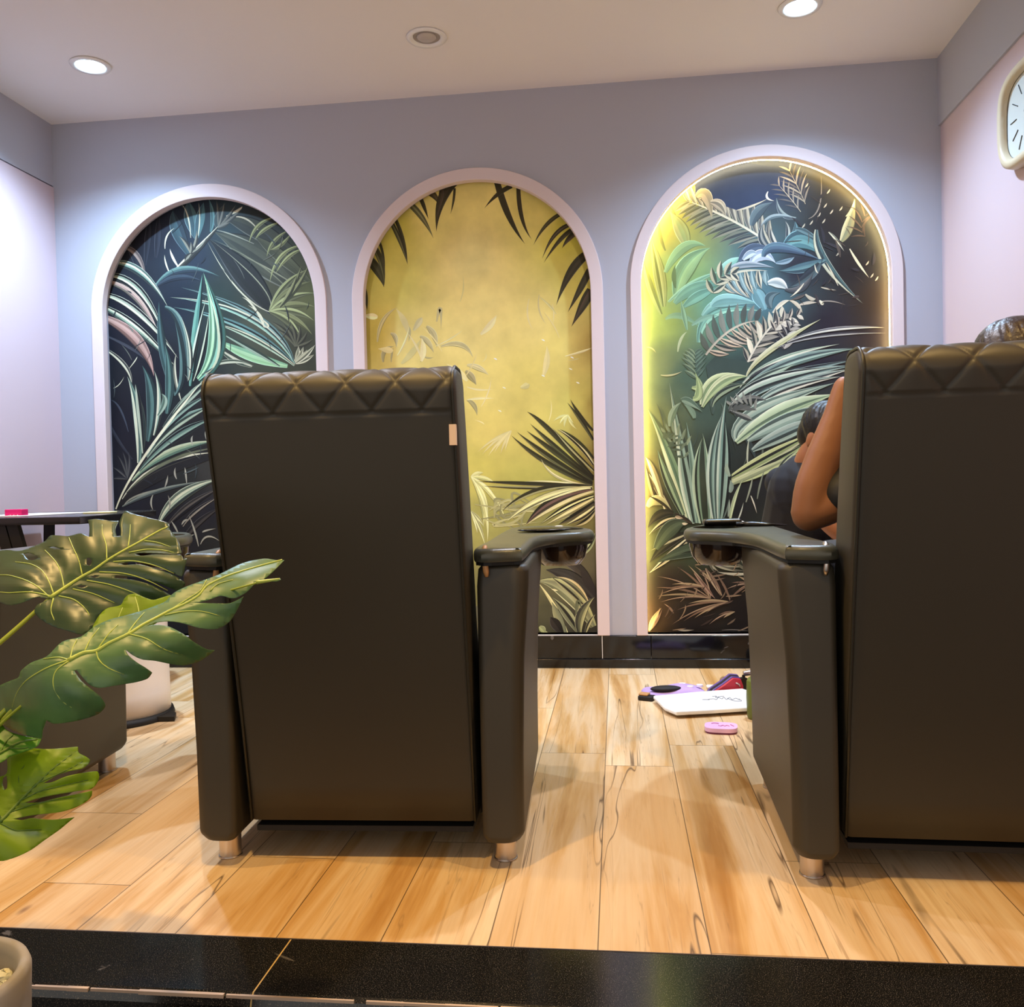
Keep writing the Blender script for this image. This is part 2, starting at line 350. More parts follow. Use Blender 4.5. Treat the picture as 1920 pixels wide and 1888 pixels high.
class Mural:
    def __init__(s, a):
        s.a = a; s.v = []; s.f = []; s.c = []; s.layer = 0; s.gain = 1.0; s.rnd = random.Random(3)
        lp = arch_loop(a['c'], a['ri']+.011, a['ti']+.011, BT+.0045, 48); s.clip = lp
    def haze(s, x, z): return .12
    def poly(s, pts, cols):
        """pts in wall metres (x, z), cols per point; clipped to the (convex) arch"""
        P = [(p[0], p[1], c) for p, c in zip(pts, cols)]
        lp = s.clip
        x0 = min(p[0] for p in P); x1 = max(p[0] for p in P); z1 = max(p[1] for p in P); z0 = min(p[1] for p in P); a = s.a
        spring = a['ti']-a['ri']
        inside = x0 > a['c']-a['ri'] and x1 < a['c']+a['ri'] and z0 > BT+.006 and z1 < spring
        if not inside:
            for i in range(len(lp)):
                ax, az = lp[i]; bx_, bz = lp[(i+1) % len(lp)]; ex, ez = bx_-ax, bz-az
                if abs(ex)+abs(ez) < 1e-9: continue
                out = []
                for k in range(len(P)):
                    p, q = P[k], P[(k+1) % len(P)]
                    dp = ex*(p[1]-az)-ez*(p[0]-ax); dq = ex*(q[1]-az)-ez*(q[0]-ax)
                    if dp >= 0: out.append(p)
                    if (dp >= 0) != (dq >= 0):
                        t = dp/(dp-dq); out.append((p[0]+(q[0]-p[0])*t, p[1]+(q[1]-p[1])*t, tuple(u+(v-u)*t for u, v in zip(p[2], q[2]))))
                P = out
                if len(P) < 3: return
        y = MUR_Y-s.layer*9e-6; k = len(s.v)
        for p in P: s.v.append((p[0], y, p[1])); s.c.append(tuple(min(.92, q*s.gain) for q in p[2]))
        s.f.append(list(range(k, k+len(P))))
    def background(s, pts):
        """pts: (px, py, colour) control points of the printed ground"""
        C = [(wall_pt(px, py), lin(c)) for px, py, c in pts]; a = s.a
        nx, nz = 26, 50; x0 = a['c']-a['ri']-.02; x1 = a['c']+a['ri']+.02; z0 = BT; z1 = a['ti']+.02
        def col(x, z):
            W = 0; r = [0, 0, 0]
            for p, c in C:
                w_ = 1/((p.x-x)**2+(p.z-z)**2+.0008)**1.6; W += w_
                for i in range(3): r[i] += w_*c[i]
            return tuple(v/W for v in r)
        s.Cp = np.array([(p.x, p.z) for p, c in C]); s.Cc = np.array([c for p, c in C])
        grid = [[(x0+(x1-x0)*i/nx, z0+(z1-z0)*j/nz) for i in range(nx+1)] for j in range(nz+1)]
        cc = [[col(*p) for p in row] for row in grid]
        for j in range(nz):
            for i in range(nx):
                s.poly([grid[j][i], grid[j][i+1], grid[j+1][i+1], grid[j+1][i]], [cc[j][i], cc[j][i+1], cc[j+1][i+1], cc[j+1][i]])
    def blade(s, T, p0, p1, p2, w, cols, n=12, base=.35, peak=.45, alpha=None):
        """a leaf blade: quadratic curve from base p0 past p1 to tip p2 (traced points through T), striped with cols across its width"""
        s.layer += 1
        A, B, C = [np.array(T(*p)) for p in (p0, p1, p2)]; w = w*T.s*.56
        B = 2*B-(A+C)/2          # traced middle point lies on the curve
        cs = []
        for c in cols:
            c = np.array(lin(c)); l_ = c.mean(); c = c*.74+l_*.26
            for j_ in (0, 1): cs.append(c*s.rnd.uniform(.80, 1.16))
        if w/T.s > 10 and len(cols) > 1:
            lum = sum(cs, np.zeros(3))/len(cs); cs = [lum*.22]+cs+[np.minimum(lum*1.9+.05, .75)]
            pos = [-1]+[-.86+1.76*j/(len(cs)-2) for j in range(len(cs)-1)]+[1]
        else: pos = [2*j/len(cs)-1 for j in range(len(cs)+1)]
        m = len(cs)
        rows = []
        for i in range(n+1):
            t = i/n; P = (1-t)**2*A+2*t*(1-t)*B+t*t*C; D = 2*(1-t)*(B-A)+2*t*(C-B); l = np.hypot(*D)+1e-9; Nn = np.array([-D[1], D[0]])/l
            k = (base+(1-base)*math.sin(PI/2*min(t/peak, 1))) if t < peak else max(0.0, math.cos(PI/2*(t-peak)/(1-peak)))**1.15
            rows.append([P+Nn*w*k*q for q in pos])
        Q = np.array([r[m//2] for r in rows]); W_ = 1/(((Q[:, None, :]-s.Cp[None])**2).sum(2)+.0008)**1.6
        BG = (W_[:, :, None]*s.Cc[None]).sum(1)/W_.sum(1)[:, None]; hz = [s.haze(q[0], q[1]) for q in Q]
        for j in range(m):
            c = cs[j]*ART_GAIN
            for i in range(n):
                a0 = tuple(c*(1-hz[i])+BG[i]*hz[i]); a1 = tuple(c*(1-hz[i+1])+BG[i+1]*hz[i+1])
                s.poly([rows[i][j], rows[i+1][j], rows[i+1][j+1], rows[i][j+1]], [a0, a1, a1, a0])
    def shape(s, T, pts, c):
        s.layer += 1
        P = [T(*p) for p in pts]; tri = tessellate_polygon([[Vector((p[0], p[1], 0)) for p in P]]); c = lin(c) if isinstance(c, str) else c
        for t in tri:
            q = [P[i] for i in t]
            ar = (q[1][0]-q[0][0])*(q[2][1]-q[0][1])-(q[1][1]-q[0][1])*(q[2][0]-q[0][0])
            if ar < 0: q = q[::-1]
            s.poly(q, [c]*3)
    def fan(s, T, base, tips, w, cols, bend=.12, **k):
        """blades from one point; tips = list of (x, y); bend bows each blade"""
        for i, t in enumerate(tips):
            bw = t[2] if len(t) > 2 else bend
            mx, my = (base[0]+t[0])/2, (base[1]+t[1])/2; dx, dy = t[0]-base[0], t[1]-base[1]
            s.blade(T, base, (mx-dy*bw, my+dx*bw), t[:2], w, cols[i % len(cols)], **k)
    def frond(s, T, a, m, b, n, length, ang, w, colsL, colsR, taper=.4, rach=None):
        """feather leaf: n pairs of leaflets along a curve a-m-b"""
        A, B, C = np.array(a, float), np.array(m, float), np.array(b, float); B = 2*B-(A+C)/2
        for i in range(n):
            t = (i+.6)/n; P = (1-t)**2*A+2*t*(1-t)*B+t*t*C; D = 2*(1-t)*(B-A)+2*t*(C-B); D /= np.hypot(*D)
            l = length*(1-taper*abs(2*t-.8)**1.5)
            for sg, cl in ((1, colsL), (-1, colsR)):
                if not cl: continue
                th = math.radians(ang)*sg; d = np.array([D[0]*math.cos(th)-D[1]*math.sin(th), D[0]*math.sin(th)+D[1]*math.cos(th)])
                tip = P+d*l; mid = P+d*l*.5+D*(-.06)*l*0+np.array([d[1], -d[0]])*sg*l*.06
                s.blade(T, tuple(P), tuple(mid), tuple(tip), w, cl[i % len(cl)], n=7)
        if rach: s.blade(T, a, m, b, w*.35, [rach], base=1, peak=.6)
    def finish(s, parent):
        me = bpy.data.meshes.new('mural_panel'); me.from_pydata(s.v, [], s.f); me.update()
        ca = me.color_attributes.new('print', 'FLOAT_COLOR', 'POINT')
        flat = np.ones((len(s.v), 4), np.float32); flat[:, :3] = np.array(s.c); ca.data.foreach_set('color', flat.ravel())
        me.materials.append(M_art)
        o = bpy.data.objects.new('mural_panel', me); COL.objects.link(o); o.parent = parent
        return o
def tracer(x0, y0, sc):
    def T(X, Y):
        p = wall_pt(x0+X/sc, y0+Y/sc, MUR_Y); return (p.x, p.z)
    T.s = (WALL_Y/CAM_F)/sc; return T
TA = tracer(150, 320, 2.698); TB = tracer(640, 300, 3.692); TC = tracer(860, 720, 3.432); TD = tracer(1160, 260, 3.4286); TE = tracer(1160, 700, 3.313)
TP = tracer(0, 0, 1)
def arch_thing(a, label):
    t = thing('arched_mural', label, 'wall mural', (a['c'], WALL_Y, BT), group='arched murals in the back wall')
    t_inv = Matrix.Translation((-a['c'], -WALL_Y, -BT))
    def rel(o): o.data.transform(t_inv); return o
    o = arch_loop(a['c'], a['ro'], a['to'], BT, 56); i = arch_loop(a['c'], a['ri'], a['ti'], BT, 56)
    vs = []; fs = []; n = len(o)-1
    oo = o[1:]+[o[0]]; ii = i[1:]+[i[0]]; n = len(oo)      # open band from right foot over the top to left foot
    Y0, Y1 = WALL_Y-.016, WALL_Y+.001
    for (p, q) in zip(oo, ii):
        vs += [(p[0], Y1, p[1]), (p[0], Y0, p[1]), (q[0], Y0, q[1]), (q[0], Y1+.020, q[1])]
    for k in range(n-1):
        for j in range(3): fs.append((k*4+j, k*4+j+1, (k+1)*4+j+1, (k+1)*4+j))
    fs += [(0, 1, 2, 3), tuple((n-1)*4+j for j in (3, 2, 1, 0))]
    b = fix(obj('arch_band', vs, fs, M_band)); md = b.modifiers.new('b', 'BEVEL'); md.width = .003; md.segments = 2; md.limit_method = 'ANGLE'; md.angle_limit = .9
    b.data.shade_smooth(); b.modifiers.new('w', 'WEIGHTED_NORMAL').keep_sharp = True
    rel(b).parent = t
    s_ = G().box((a['c']-a['ri'], WALL_Y-.008, BT-.0005), (a['c']+a['ri'], WALL_Y+.052, BT+.004)).build('sill', M_white); rel(s_).parent = t
    return t, rel

# ---- left mural
random.seed(11)
m = Mural(ARCH[0])
m.background([(250,430,'#14151d'),(230,600,'#15151f'),(230,800,'#16161f'),(300,420,'#1b1f2a'),(350,400,'#1d2832'),(350,480,'#232c38'),(420,420,'#2a3a3c'),(480,430,'#30332f'),(450,500,'#31352f'),(520,520,'#4a4a36'),(570,560,'#5d5f3c'),
  (400,560,'#28352f'),(500,600,'#4a4c3c'),(560,650,'#3a3a2c'),(330,560,'#18202b'),(300,700,'#14151e'),(350,760,'#182020'),(260,900,'#191a20'),(330,900,'#222421'),(390,880,'#35332e'),(380,960,'#1e1d22'),(300,960,'#1a191e'),(330,1010,'#201f22'),(400,1020,'#242320'),(230,930,'#1b1c24')])
CR='#cfc79c'; SG='#7f9c80'; MT='#86b494'; TL='#3f6260'; DK='#14151a'; DT='#22302f'; SL='#a9806e'; LM='#a8ae62'; GR='#97c285'; OL='#63653f'
B = lambda *a, **k: m.blade(TA, *a, **k)
for p in (((100,560),(90,300),(120,200)),((330,480),(345,330),(350,230)),((300,520),(260,400),(210,330)),((385,440),(395,330),(398,200))): B(*p, 34, ['#262a34', '#1a1d26'])
B((590,340),(560,230),(550,150),70,[TL,'#2d4a4e','#38585a']); B((550,420),(490,290),(470,200),70,['#24363e','#35565a','#2a4246']); B((590,345),(610,240),(625,160),50,['#3f6a68','#2c4c50'])
B((660,310),(672,230),(650,140),24,['#4f7f7a','#355a58']); B((705,300),(700,240),(740,160),40,['#2c3c3c','#3d4c48']); B((740,230),(800,200),(820,180),12,[CR])
B((560,340),(545,230),(510,165),7,[CR]); B((430,395),(440,330),(480,290),8,[CR]); B((595,340),(605,250),(600,160),6,[CR])
B((1100,600),(900,430),(680,310),150,['#3d4030','#4b4e3a','#36392c','#474a38']); B((1090,420),(880,290),(720,240),90,['#3f4230','#34372c']); B((1160,560),(1000,420),(880,330),60,['#55583a','#44472f'])
B((975,715),(830,520),(650,345),120,['#292b28','#1b1c1d','#202220']); B((975,720),(800,600),(640,350),7,[CR]); B((965,700),(900,560),(655,345),5,['#9a9a74']); B((1050,600),(900,470),(665,345),6,['#7d7f5c'])
B((1095,585),(960,500),(800,420),7,['#8f906a']); B((900,300),(830,240),(745,240),8,[CR]); B((880,370),(760,320),(680,300),6,['#8e8f74'])
m.fan(TA,(960,715),[(1150,500),(1170,560),(1190,620),(1190,690),(1185,760),(1175,830),(1120,850)],34,[[OL,'#4a4c2c',LM],['#55572f','#7d8046']],bend=-.1)
m.fan(TA,(1010,690),[(1120,480),(1160,470),(1100,520)],24,[['#3a3c26','#8a8c50']],bend=.06)
m.fan(TA,(1090,890),[(960,760),(985,800),(1020,770),(1060,760),(1110,780),(1150,810),(1180,850)],18,[['#2c2b20','#5c5a3e']],bend=.1)
m.fan(TA,(1090,975),[(1105,885),(1130,890),(1150,905),(1185,930),(1190,880)],24,[[CR,'#55553c','#a5a076']],bend=.05)
for p in (((970,240),(895,285),(855,368)),((1000,265),(930,300),(885,350)),((1040,310),(975,365),(945,437)),((1060,330),(1010,380),(960,400)),((1110,380),(1010,440),(960,568)),((1120,400),(1050,440),(990,520))): B(*p, 18, [LM,'#6b6d3c'])
B((385,580),(560,440),(745,225),26,['#26261f','#3c3a2c']); B((480,500),(560,420),(745,235),9,[CR]); B((500,490),(470,440),(455,395),12,['#e0d8b8']); B((455,520),(435,470),(428,425),8,[CR])
m.fan(TA,(560,420),[(500,330),(590,300),(640,340),(560,360),(530,460)],20,[['#2c2c26','#8a8468']],bend=.1)
m.fan(TA,(700,290),[(690,150),(730,160),(790,170),(820,190),(760,260)],18,[['#3a3c36','#6e6c5a']],bend=.05)
B((385,580),(520,500),(705,535),34,['#23303a',TL,'#5d8474']); B((390,585),(500,540),(620,560),26,['#1d2630','#2c3c46'])
for i,(p,wd,c) in enumerate([(((1090,975),(850,740),(455,640)),30,[CR,'#2b3a36',MT]),(((1080,960),(900,740),(510,590)),26,['#587a72',DK,'#7fa090']),(((1075,970),(820,790),(470,690)),30,['#4d7870',DK,'#6f9a88']),(((1085,985),(880,850),(670,770)),24,[CR,'#30402f','#9cb48c']),
   (((1050,988),(850,930),(680,848)),52,['#6fa274',GR,'#8cc07c']),(((870,992),(770,950),(690,885)),26,[CR,'#3a4a38']),(((1010,990),(860,900),(675,800)),22,['#2c3c30','#8aa080']),(((640,1000),(760,965),(880,988)),22,['#b9b892','#46503c'])]): B(*p, wd, c)
for (x,y) in ((830,700),(860,740),(900,790)): B((930,790),(x+50,y-10),(x-10,y-60),10,[CR])
F=[(((205,385),(290,430),(335,560)),26,['#8f7664','#5c4c44']),(((140,470),(300,510),(445,690)),40,[DT,SG,CR,'#4c6458']),(((125,530),(300,610),(440,870)),44,[DK,CR,'#8c9a78',DK]),(((120,560),(290,650),(418,885)),30,['#6e6450',SL,'#c09c80']),
   (((120,625),(300,720),(497,950)),34,[CR,'#a0a484',DK]),(((118,690),(290,800),(482,990)),44,['#3c4a40','#8ea280',CR,DK]),(((125,745),(290,860),(375,1040)),58,['#7c5444','#b5836e','#c99a82','#8e6455']),(((125,900),(230,990),(262,1090)),22,[CR,'#3c3c38']),(((120,830),(260,900),(330,960)),14,['#3a3c44'])]
for p,wd,c in F: B(*p, wd, c, base=.5)
B((430,690),(515,800),(545,1070),40,[DT,'#3a5854','#6f8f7c']); B((480,1130),(420,900),(400,660),46,['#1f302e','#3e625c','#2a4642'])
B((560,1090),(590,800),(620,520),44,['#0f1614','#3f7a68','#5f9c80']); B((600,1060),(695,850),(624,515),92,['#2c5a4c','#0f1c18','#7fc09a','#3c6a50','#a4cf90','#5c8c60']); B((635,1030),(705,870),(632,560),14,['#c8cc98'])
B((553,1060),(585,880),(640,640),20,['#0e1212','#b8c09c']); B((575,1065),(625,900),(655,700),16,['#0e1212','#c8d0a4'])
B((440,1230),(455,1050),(430,880),48,['#28403c','#4f7a6a','#30504a']); B((510,1160),(480,1030),(487,925),16,[CR,'#74715a']); B((550,1060),(555,900),(512,738),26,['#1b2624',CR,'#5a7260']); B((480,1140),(520,1000),(480,760),30,['#1c2a2a','#4c7066'])
for p,wd,c in [(((300,1480),(300,1240),(240,1040)),60,['#20302e','#6a8c74','#3c5a50','#c8c89c']),(((320,1430),(300,1200),(280,1080)),30,['#14191c','#a8b08c']),(((345,1370),(365,1150),(315,985)),60,['#1e302e','#466c60','#2a4440']),(((375,1340),(405,1160),(375,1010)),30,['#1c2422','#7c9478',CR]),(((395,1240),(430,1170),(412,1128)),30,['#8ea284','#4a6450']),(((245,1320),(200,1200),(150,1160)),10,['#3c4450']),(((265,1460),(180,1340),(150,1260)),16,['#2a2e38']),(((170,1100),(200,1080),(225,1040)),4,[CR]),(((250,1000),(280,960),(290,940)),5,[CR])]: B(*p, wd, c)
m.fan(TA,(240,1560),[(190,1440),(165,1500),(215,1420),(245,1420),(160,1560)],16,[['#24262c','#4c4c48']],bend=.08)
m.shape(TA,[(185,1712),(230,1600),(330,1440),(430,1280),(520,1160),(640,1050),(660,1200),(690,1380),(690,1450),(500,1520),(330,1610)],'#1f1e1e')
for p,wd,c in [(((215,1662),(400,1500),(690,1425)),30,[DK,CR]),(((235,1630),(430,1480),(690,1400)),16,['#6c6f4c']),(((265,1570),(440,1440),(690,1365)),50,['#1b1d1c','#4f6f56','#8fa878','#b8bc88']),(((300,1520),(470,1360),(680,1250)),46,[DK,'#86a486','#5c7c68',DK]),(((340,1450),(480,1290),(670,1190)),40,['#a9b890','#2c3830','#6a8a74']),(((380,1380),(500,1240),(660,1130)),36,[DK,'#7e9a80','#2c3c34']),(((420,1300),(530,1170),(650,1075)),40,['#99a888','#3c4c42','#22282a']),(((470,1230),(560,1130),(645,1060)),24,['#1c2020','#8c9c7c'])]: B(*p, wd, c, base=.2, peak=.6)
B((182,1712),(330,1440),(640,1040),13,['#ded6a6'],base=.5,peak=.7)
for p,wd,c in [(((215,1700),(400,1620),(640,1570)),22,['#3a4442','#76806c']),(((225,1690),(300,1640),(460,1600)),8,['#8c8a70']),(((405,1775),(520,1640),(720,1555)),56,['#26302c','#9aaa84','#c4c496','#5c6a54']),(((440,1800),(560,1690),(720,1600)),34,[DK,'#544c40','#2a2622']),(((520,1800),(590,1720),(720,1640)),20,['#8c8068',DK]),(((500,1900),(600,1780),(720,1700)),30,['#3a342e','#1c1a1a'])]: B(*p, wd, c)
for p in (((570,1390),(565,1360),(572,1340)),((640,1360),(636,1330),(640,1310)),((540,1580),(535,1530),(530,1500)),((430,1600),(440,1570),(445,1540)),((450,1720),(455,1680),(445,1640)),((490,1560),(480,1530),(484,1500)),((500,1840),(480,1800),(460,1770)),((600,1900),(580,1820),(550,1740)),((620,1830),(640,1820),(690,1810)),((515,1790),(530,1770),(550,1765)),((520,1860),(550,1850),(580,1840)),((610,1890),(650,1850),(715,1880)),((370,1640),(360,1680),(372,1720))): B(*p, 9, ['#a09a80'])
for k in range(46):
    x=random.uniform(150,1180); y=random.uniform(180,980 if x>640 else 1700); a=random.uniform(-1.2,1.2); l=random.uniform(30,120)
    B((x,y),(x+math.sin(a)*l*.5+6,y-math.cos(a)*l*.5),(x+math.sin(a)*l,y-math.cos(a)*l),random.choice([3,4,7]),[random.choice(['#2f3a3c','#4a5450','#6f7262','#252a30'])])
t, rel = arch_thing(ARCH[0], 'arched mural of dark green palm fronds, nearest the left wall')
rel(m.finish(t))

# ---- middle mural
m = Mural(ARCH[1]); m.gain = 1.38  # gain lifts the print colours to carry the arch's backlight too
m.haze = lambda x, z: .05
m.background([(900,345,'#d6c372'),(800,400,'#d0be6c'),(1000,400,'#cdbc66'),(1060,430,'#b3a63a'),(740,420,'#b8ab48'),(700,500,'#b3a544'),(720,520,'#bdb056'),(880,480,'#dbc57e'),(900,560,'#d8c378'),(1100,520,'#b4a64a'),(690,620,'#b09a42'),(760,640,'#cdbb70'),(880,620,'#d3c176'),(1000,600,'#d2bf72'),(1060,640,'#c9b866'),(1103,640,'#9a8240'),(1103,760,'#94803c'),  # browner points along the right edge paint unlit shade into the ground
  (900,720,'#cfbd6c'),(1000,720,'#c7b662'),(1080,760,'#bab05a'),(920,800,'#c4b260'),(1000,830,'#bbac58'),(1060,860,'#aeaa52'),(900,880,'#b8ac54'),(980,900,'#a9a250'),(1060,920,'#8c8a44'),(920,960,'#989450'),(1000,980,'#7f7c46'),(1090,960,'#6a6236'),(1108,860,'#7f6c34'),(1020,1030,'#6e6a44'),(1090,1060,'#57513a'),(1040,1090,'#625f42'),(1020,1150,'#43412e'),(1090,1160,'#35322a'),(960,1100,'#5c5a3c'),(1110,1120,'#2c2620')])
B = lambda *a, **k: m.blade(TB, *a, **k)
BK='#0e0c0a'; BO='#2c2a12'
for p,wd,c in [(((600,220),(650,255),(680,320)),40,['#2a2418','#4a3a24','#3a3018']),(((780,150),(690,290),(658,495)),66,[BK,'#2a1c18',BK]),(((700,170),(680,300),(655,400)),30,['#1c1414','#362420']),(((785,195),(775,290),(755,375)),16,[BK,BO]),(((545,255),(575,330),(603,410)),26,[BK,'#1d1c14']),(((470,300),(560,400),(638,542)),40,['#4b4a24','#6a6838','#3a3a1c']),
 (((345,430),(410,570),(460,728)),30,['#2c2d18','#55532c',BK]),(((370,400),(430,560),(458,720)),24,[BK,BO]),(((195,690),(260,780),(296,882)),60,['#1c1d12','#33341e','#222412']),(((225,600),(280,720),(298,870)),40,['#55572f','#22240f',BO]),(((260,560),(292,680),(296,830)),18,[BO,BK]),(((155,880),(172,960),(178,1045)),28,[BK,BO]),(((160,1050),(165,1080),(164,1120)),10,[BK]),
 (((1075,140),(1160,390),(1272,582)),42,[BK,BK,'#15100c']),(((1180,180),(1080,240),(990,335)),30,[BK,BK]),(((1225,185),(1250,400),(1318,550)),28,[BK,'#20140e']),(((1515,375),(1410,460),(1330,590)),26,[BO,'#3a341c',BK]),(((1575,450),(1470,530),(1390,685)),28,[BK,'#4a3a2c',BK]),(((1600,480),(1500,570),(1400,715)),28,[BK,'#2c2218']),(((1625,500),(1570,550),(1528,612)),34,[BK,'#3a2420']),
 (((1690,660),(1580,790),(1488,1005)),58,[BK,'#241a14',BK]),(((1720,760),(1650,900),(1567,1055)),44,[BK,'#241c12',BK]),(((1730,900),(1670,1010),(1592,1155)),62,[BK,'#3a2420','#2c241c',BK])]: B(*p, wd, c, base=.9, peak=.25)
for p,wd,c in [(((250,1260),(290,1110),(390,1020)),26,['#b8a860','#a89a56']),(((340,1200),(375,1230),(380,1300)),30,['#9a8f58','#b0a468']),(((290,1400),(300,1320),(365,1290)),30,['#8f8650','#a89c60']),(((345,1400),(350,1340),(362,1300)),14,['#938a54']),(((435,1130),(470,1180),(465,1260)),22,['#a59a5c']),(((590,1150),(640,1210),(662,1300)),40,['#a2975c','#b3a768']),(((545,1220),(600,1260),(640,1335)),34,['#a2975c','#b3a768']),(((690,1290),(830,1280),(912,1370)),34,['#b5a862','#a3985c']),(((660,1120),(685,1030),(690,1180)),26,['#b2a564']),(((550,1400),(553,1340),(550,1290)),8,['#8f8a4a']),(((560,1355),(600,1370),(640,1365)),12,['#a89c58']),(((860,1460),(900,1500),(935,1558)),44,['#8f8448','#a2945a']),(((870,1420),(950,1440),(1020,1490)),36,['#b3a560','#bdaf6c']),(((870,1660),(920,1700),(940,1770)),30,['#978c4e','#8a8048']),(((870,1570),(950,1590),(1050,1588)),12,['#dacb7c']),(((870,1660),(960,1650),(1060,1650)),16,['#d5c678']),(((1300,960),(1290,1080),(1330,1180)),10,['#bfae66']),(((1370,930),(1370,1040),(1420,1140)),10,['#bfae66']),(((1460,1000),(1470,1060),(1465,1140)),8,['#bfae66']),(((500,1180),(540,1120),(560,1090)),40,['#b5a96a'])]: B(*p, wd, c)
for k in range(30):
    x=random.uniform(200,1650); y=random.uniform(950,1840); a=random.uniform(-1.5,1.5); l=random.uniform(60,240)
    B((x,y),(x+math.sin(a)*l*.5+14,y-math.cos(a)*l*.5),(x+math.sin(a)*l,y-math.cos(a)*l),random.choice([8,14,40]),[random.choice(['#c9b868','#c2b060','#d3c27a','#bdb05c'])])
for x,y in ((1600,1370),(1590,1450),(1400,1250),(1400,1497),(1640,1545),(1130,1580),(1100,1740),(1070,1380)): B((x-14,y-8),(x,y-2),(x+10,y+4),8,['#f0e8b0'])
B = lambda *a, **k: m.blade(TC, *a, **k)
m.fan(TC,(340,300),[(120,440),(150,455),(190,465),(230,440),(270,450),(300,430)],14,[['#c8b968']],bend=.05)
m.fan(TC,(80,600),[(160,570),(240,640),(255,780),(190,840),(300,865),(160,920),(185,1015)],26,[['#b4b058','#d2cf74'],['#a8a850','#c8c66c']],bend=-.08)
m.fan(TC,(80,820),[(165,920),(120,960),(170,1040)],20,[['#c9cc80','#8f8c4c']],bend=-.05)
m.fan(TC,(705,200),[(610,240),(650,260),(680,280),(760,290),(740,250)],14,[['#c6c46a']],bend=.1)
for k in range(14): B((random.uniform(60,520),random.uniform(760,1000)),(random.uniform(200,500),random.uniform(700,950)),(random.uniform(300,600),random.uniform(700,900)),16,[random.choice(['#8f8a4c','#a09a54','#7d7a44'])])
for p,wd,c in [(((865,600),(600,310),(440,178)),30,[BK,'#22240e']),(((865,610),(640,420),(460,255)),30,[BK,'#3a3c1c']),(((865,620),(620,440),(437,300)),30,[BK,'#2a2c12']),(((860,640),(600,480),(375,308)),34,[BK,BK,'#4a4a22']),(((860,650),(560,500),(338,330)),30,[BK,'#33331a']),(((870,520),(760,380),(632,290)),26,['#c4b870',BK]),(((870,560),(740,430),(600,280)),20,[BK,'#9a9450']),(((870,480),(770,370),(650,290)),18,['#22240e']),(((865,300),(780,200),(718,98)),20,[BK,'#22240e']),(((865,360),(790,240),(698,118)),22,[BK,'#4a4a22']),
 (((860,655),(640,600),(530,480)),16,['#cbbd78','#9a9458']),(((800,655),(450,640),(118,626)),22,[BK,'#1c1a12']),(((800,665),(450,668),(150,655)),16,['#7a7448',BK]),(((800,650),(600,628),(420,628)),8,['#d2c680']),
 (((860,660),(520,680),(272,826)),30,['#1a160e',BK,'#8f8a4a']),(((860,670),(560,730),(305,888)),46,['#b0a860','#d3cc74','#5c5a30']),(((860,680),(600,760),(430,910)),52,[BK,'#5a3c34','#2c201a']),(((870,690),(660,770),(420,915)),20,['#c9bc70']),(((870,720),(700,790),(520,905)),34,[BK,'#d2c670',BK]),(((870,740),(730,820),(560,905)),36,['#c9bc6c','#7a7038']),(((875,760),(760,840),(640,905)),34,[BK,'#4a4024']),(((875,790),(800,850),(690,905)),30,['#cfc070','#2a2414']),(((875,820),(820,880),(740,915)),26,[BK,'#b4a45c']),(((850,670),(700,700),(470,790)),12,['#dcd27c'])]: B(*p, wd, c, base=.6, peak=.5)
for p,wd,c in [(((880,960),(820,1070),(700,1130)),30,['#a8b070','#22220f','#8a9458']),(((880,1370),(760,1180),(590,1140)),60,['#2a241e','#3a3228']),(((870,1380),(720,1250),(560,1195)),90,['#2c2822','#35302a','#241f1c']),(((880,1360),(830,1270),(780,1205)),50,['#28221e']),
 (((870,1560),(700,1330),(500,1270)),110,['#a7a65c','#74744a','#8a8a56','#66683f']),(((700,1600),(610,1420),(505,1270)),22,['#c8be70']),(((830,1400),(740,1290),(620,1240)),44,['#c4ae68','#6c6a40','#3c3a28']),(((810,1430),(700,1330),(590,1235)),26,['#262216','#8e8a52']),(((780,1610),(700,1480),(600,1370)),60,['#8a8c58','#1f1d16','#6a6c44']),(((780,1610),(790,1480),(875,1370)),60,['#a2a060','#5a5c3c','#34342a']),(((815,1610),(840,1540),(880,1480)),24,['#b8b068','#2c2c20']),(((690,1610),(640,1500),(600,1400)),50,['#6c6e48','#8c8a54']),(((670,1610),(620,1540),(590,1500)),60,['#1f1814','#2c241c']),(((510,1610),(560,1600),(565,1610)),20,['#b0b060']),(((520,1560),(540,1580),(560,1606)),40,['#a8ac5c','#8c9050']),(((755,1480),(770,1400),(790,1450)),26,['#5c6240']),(((600,1320),(620,1325),(640,1330)),10,['#e0d088'])]: B(*p, wd, c)
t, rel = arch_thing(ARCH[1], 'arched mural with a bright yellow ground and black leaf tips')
rel(m.finish(t))

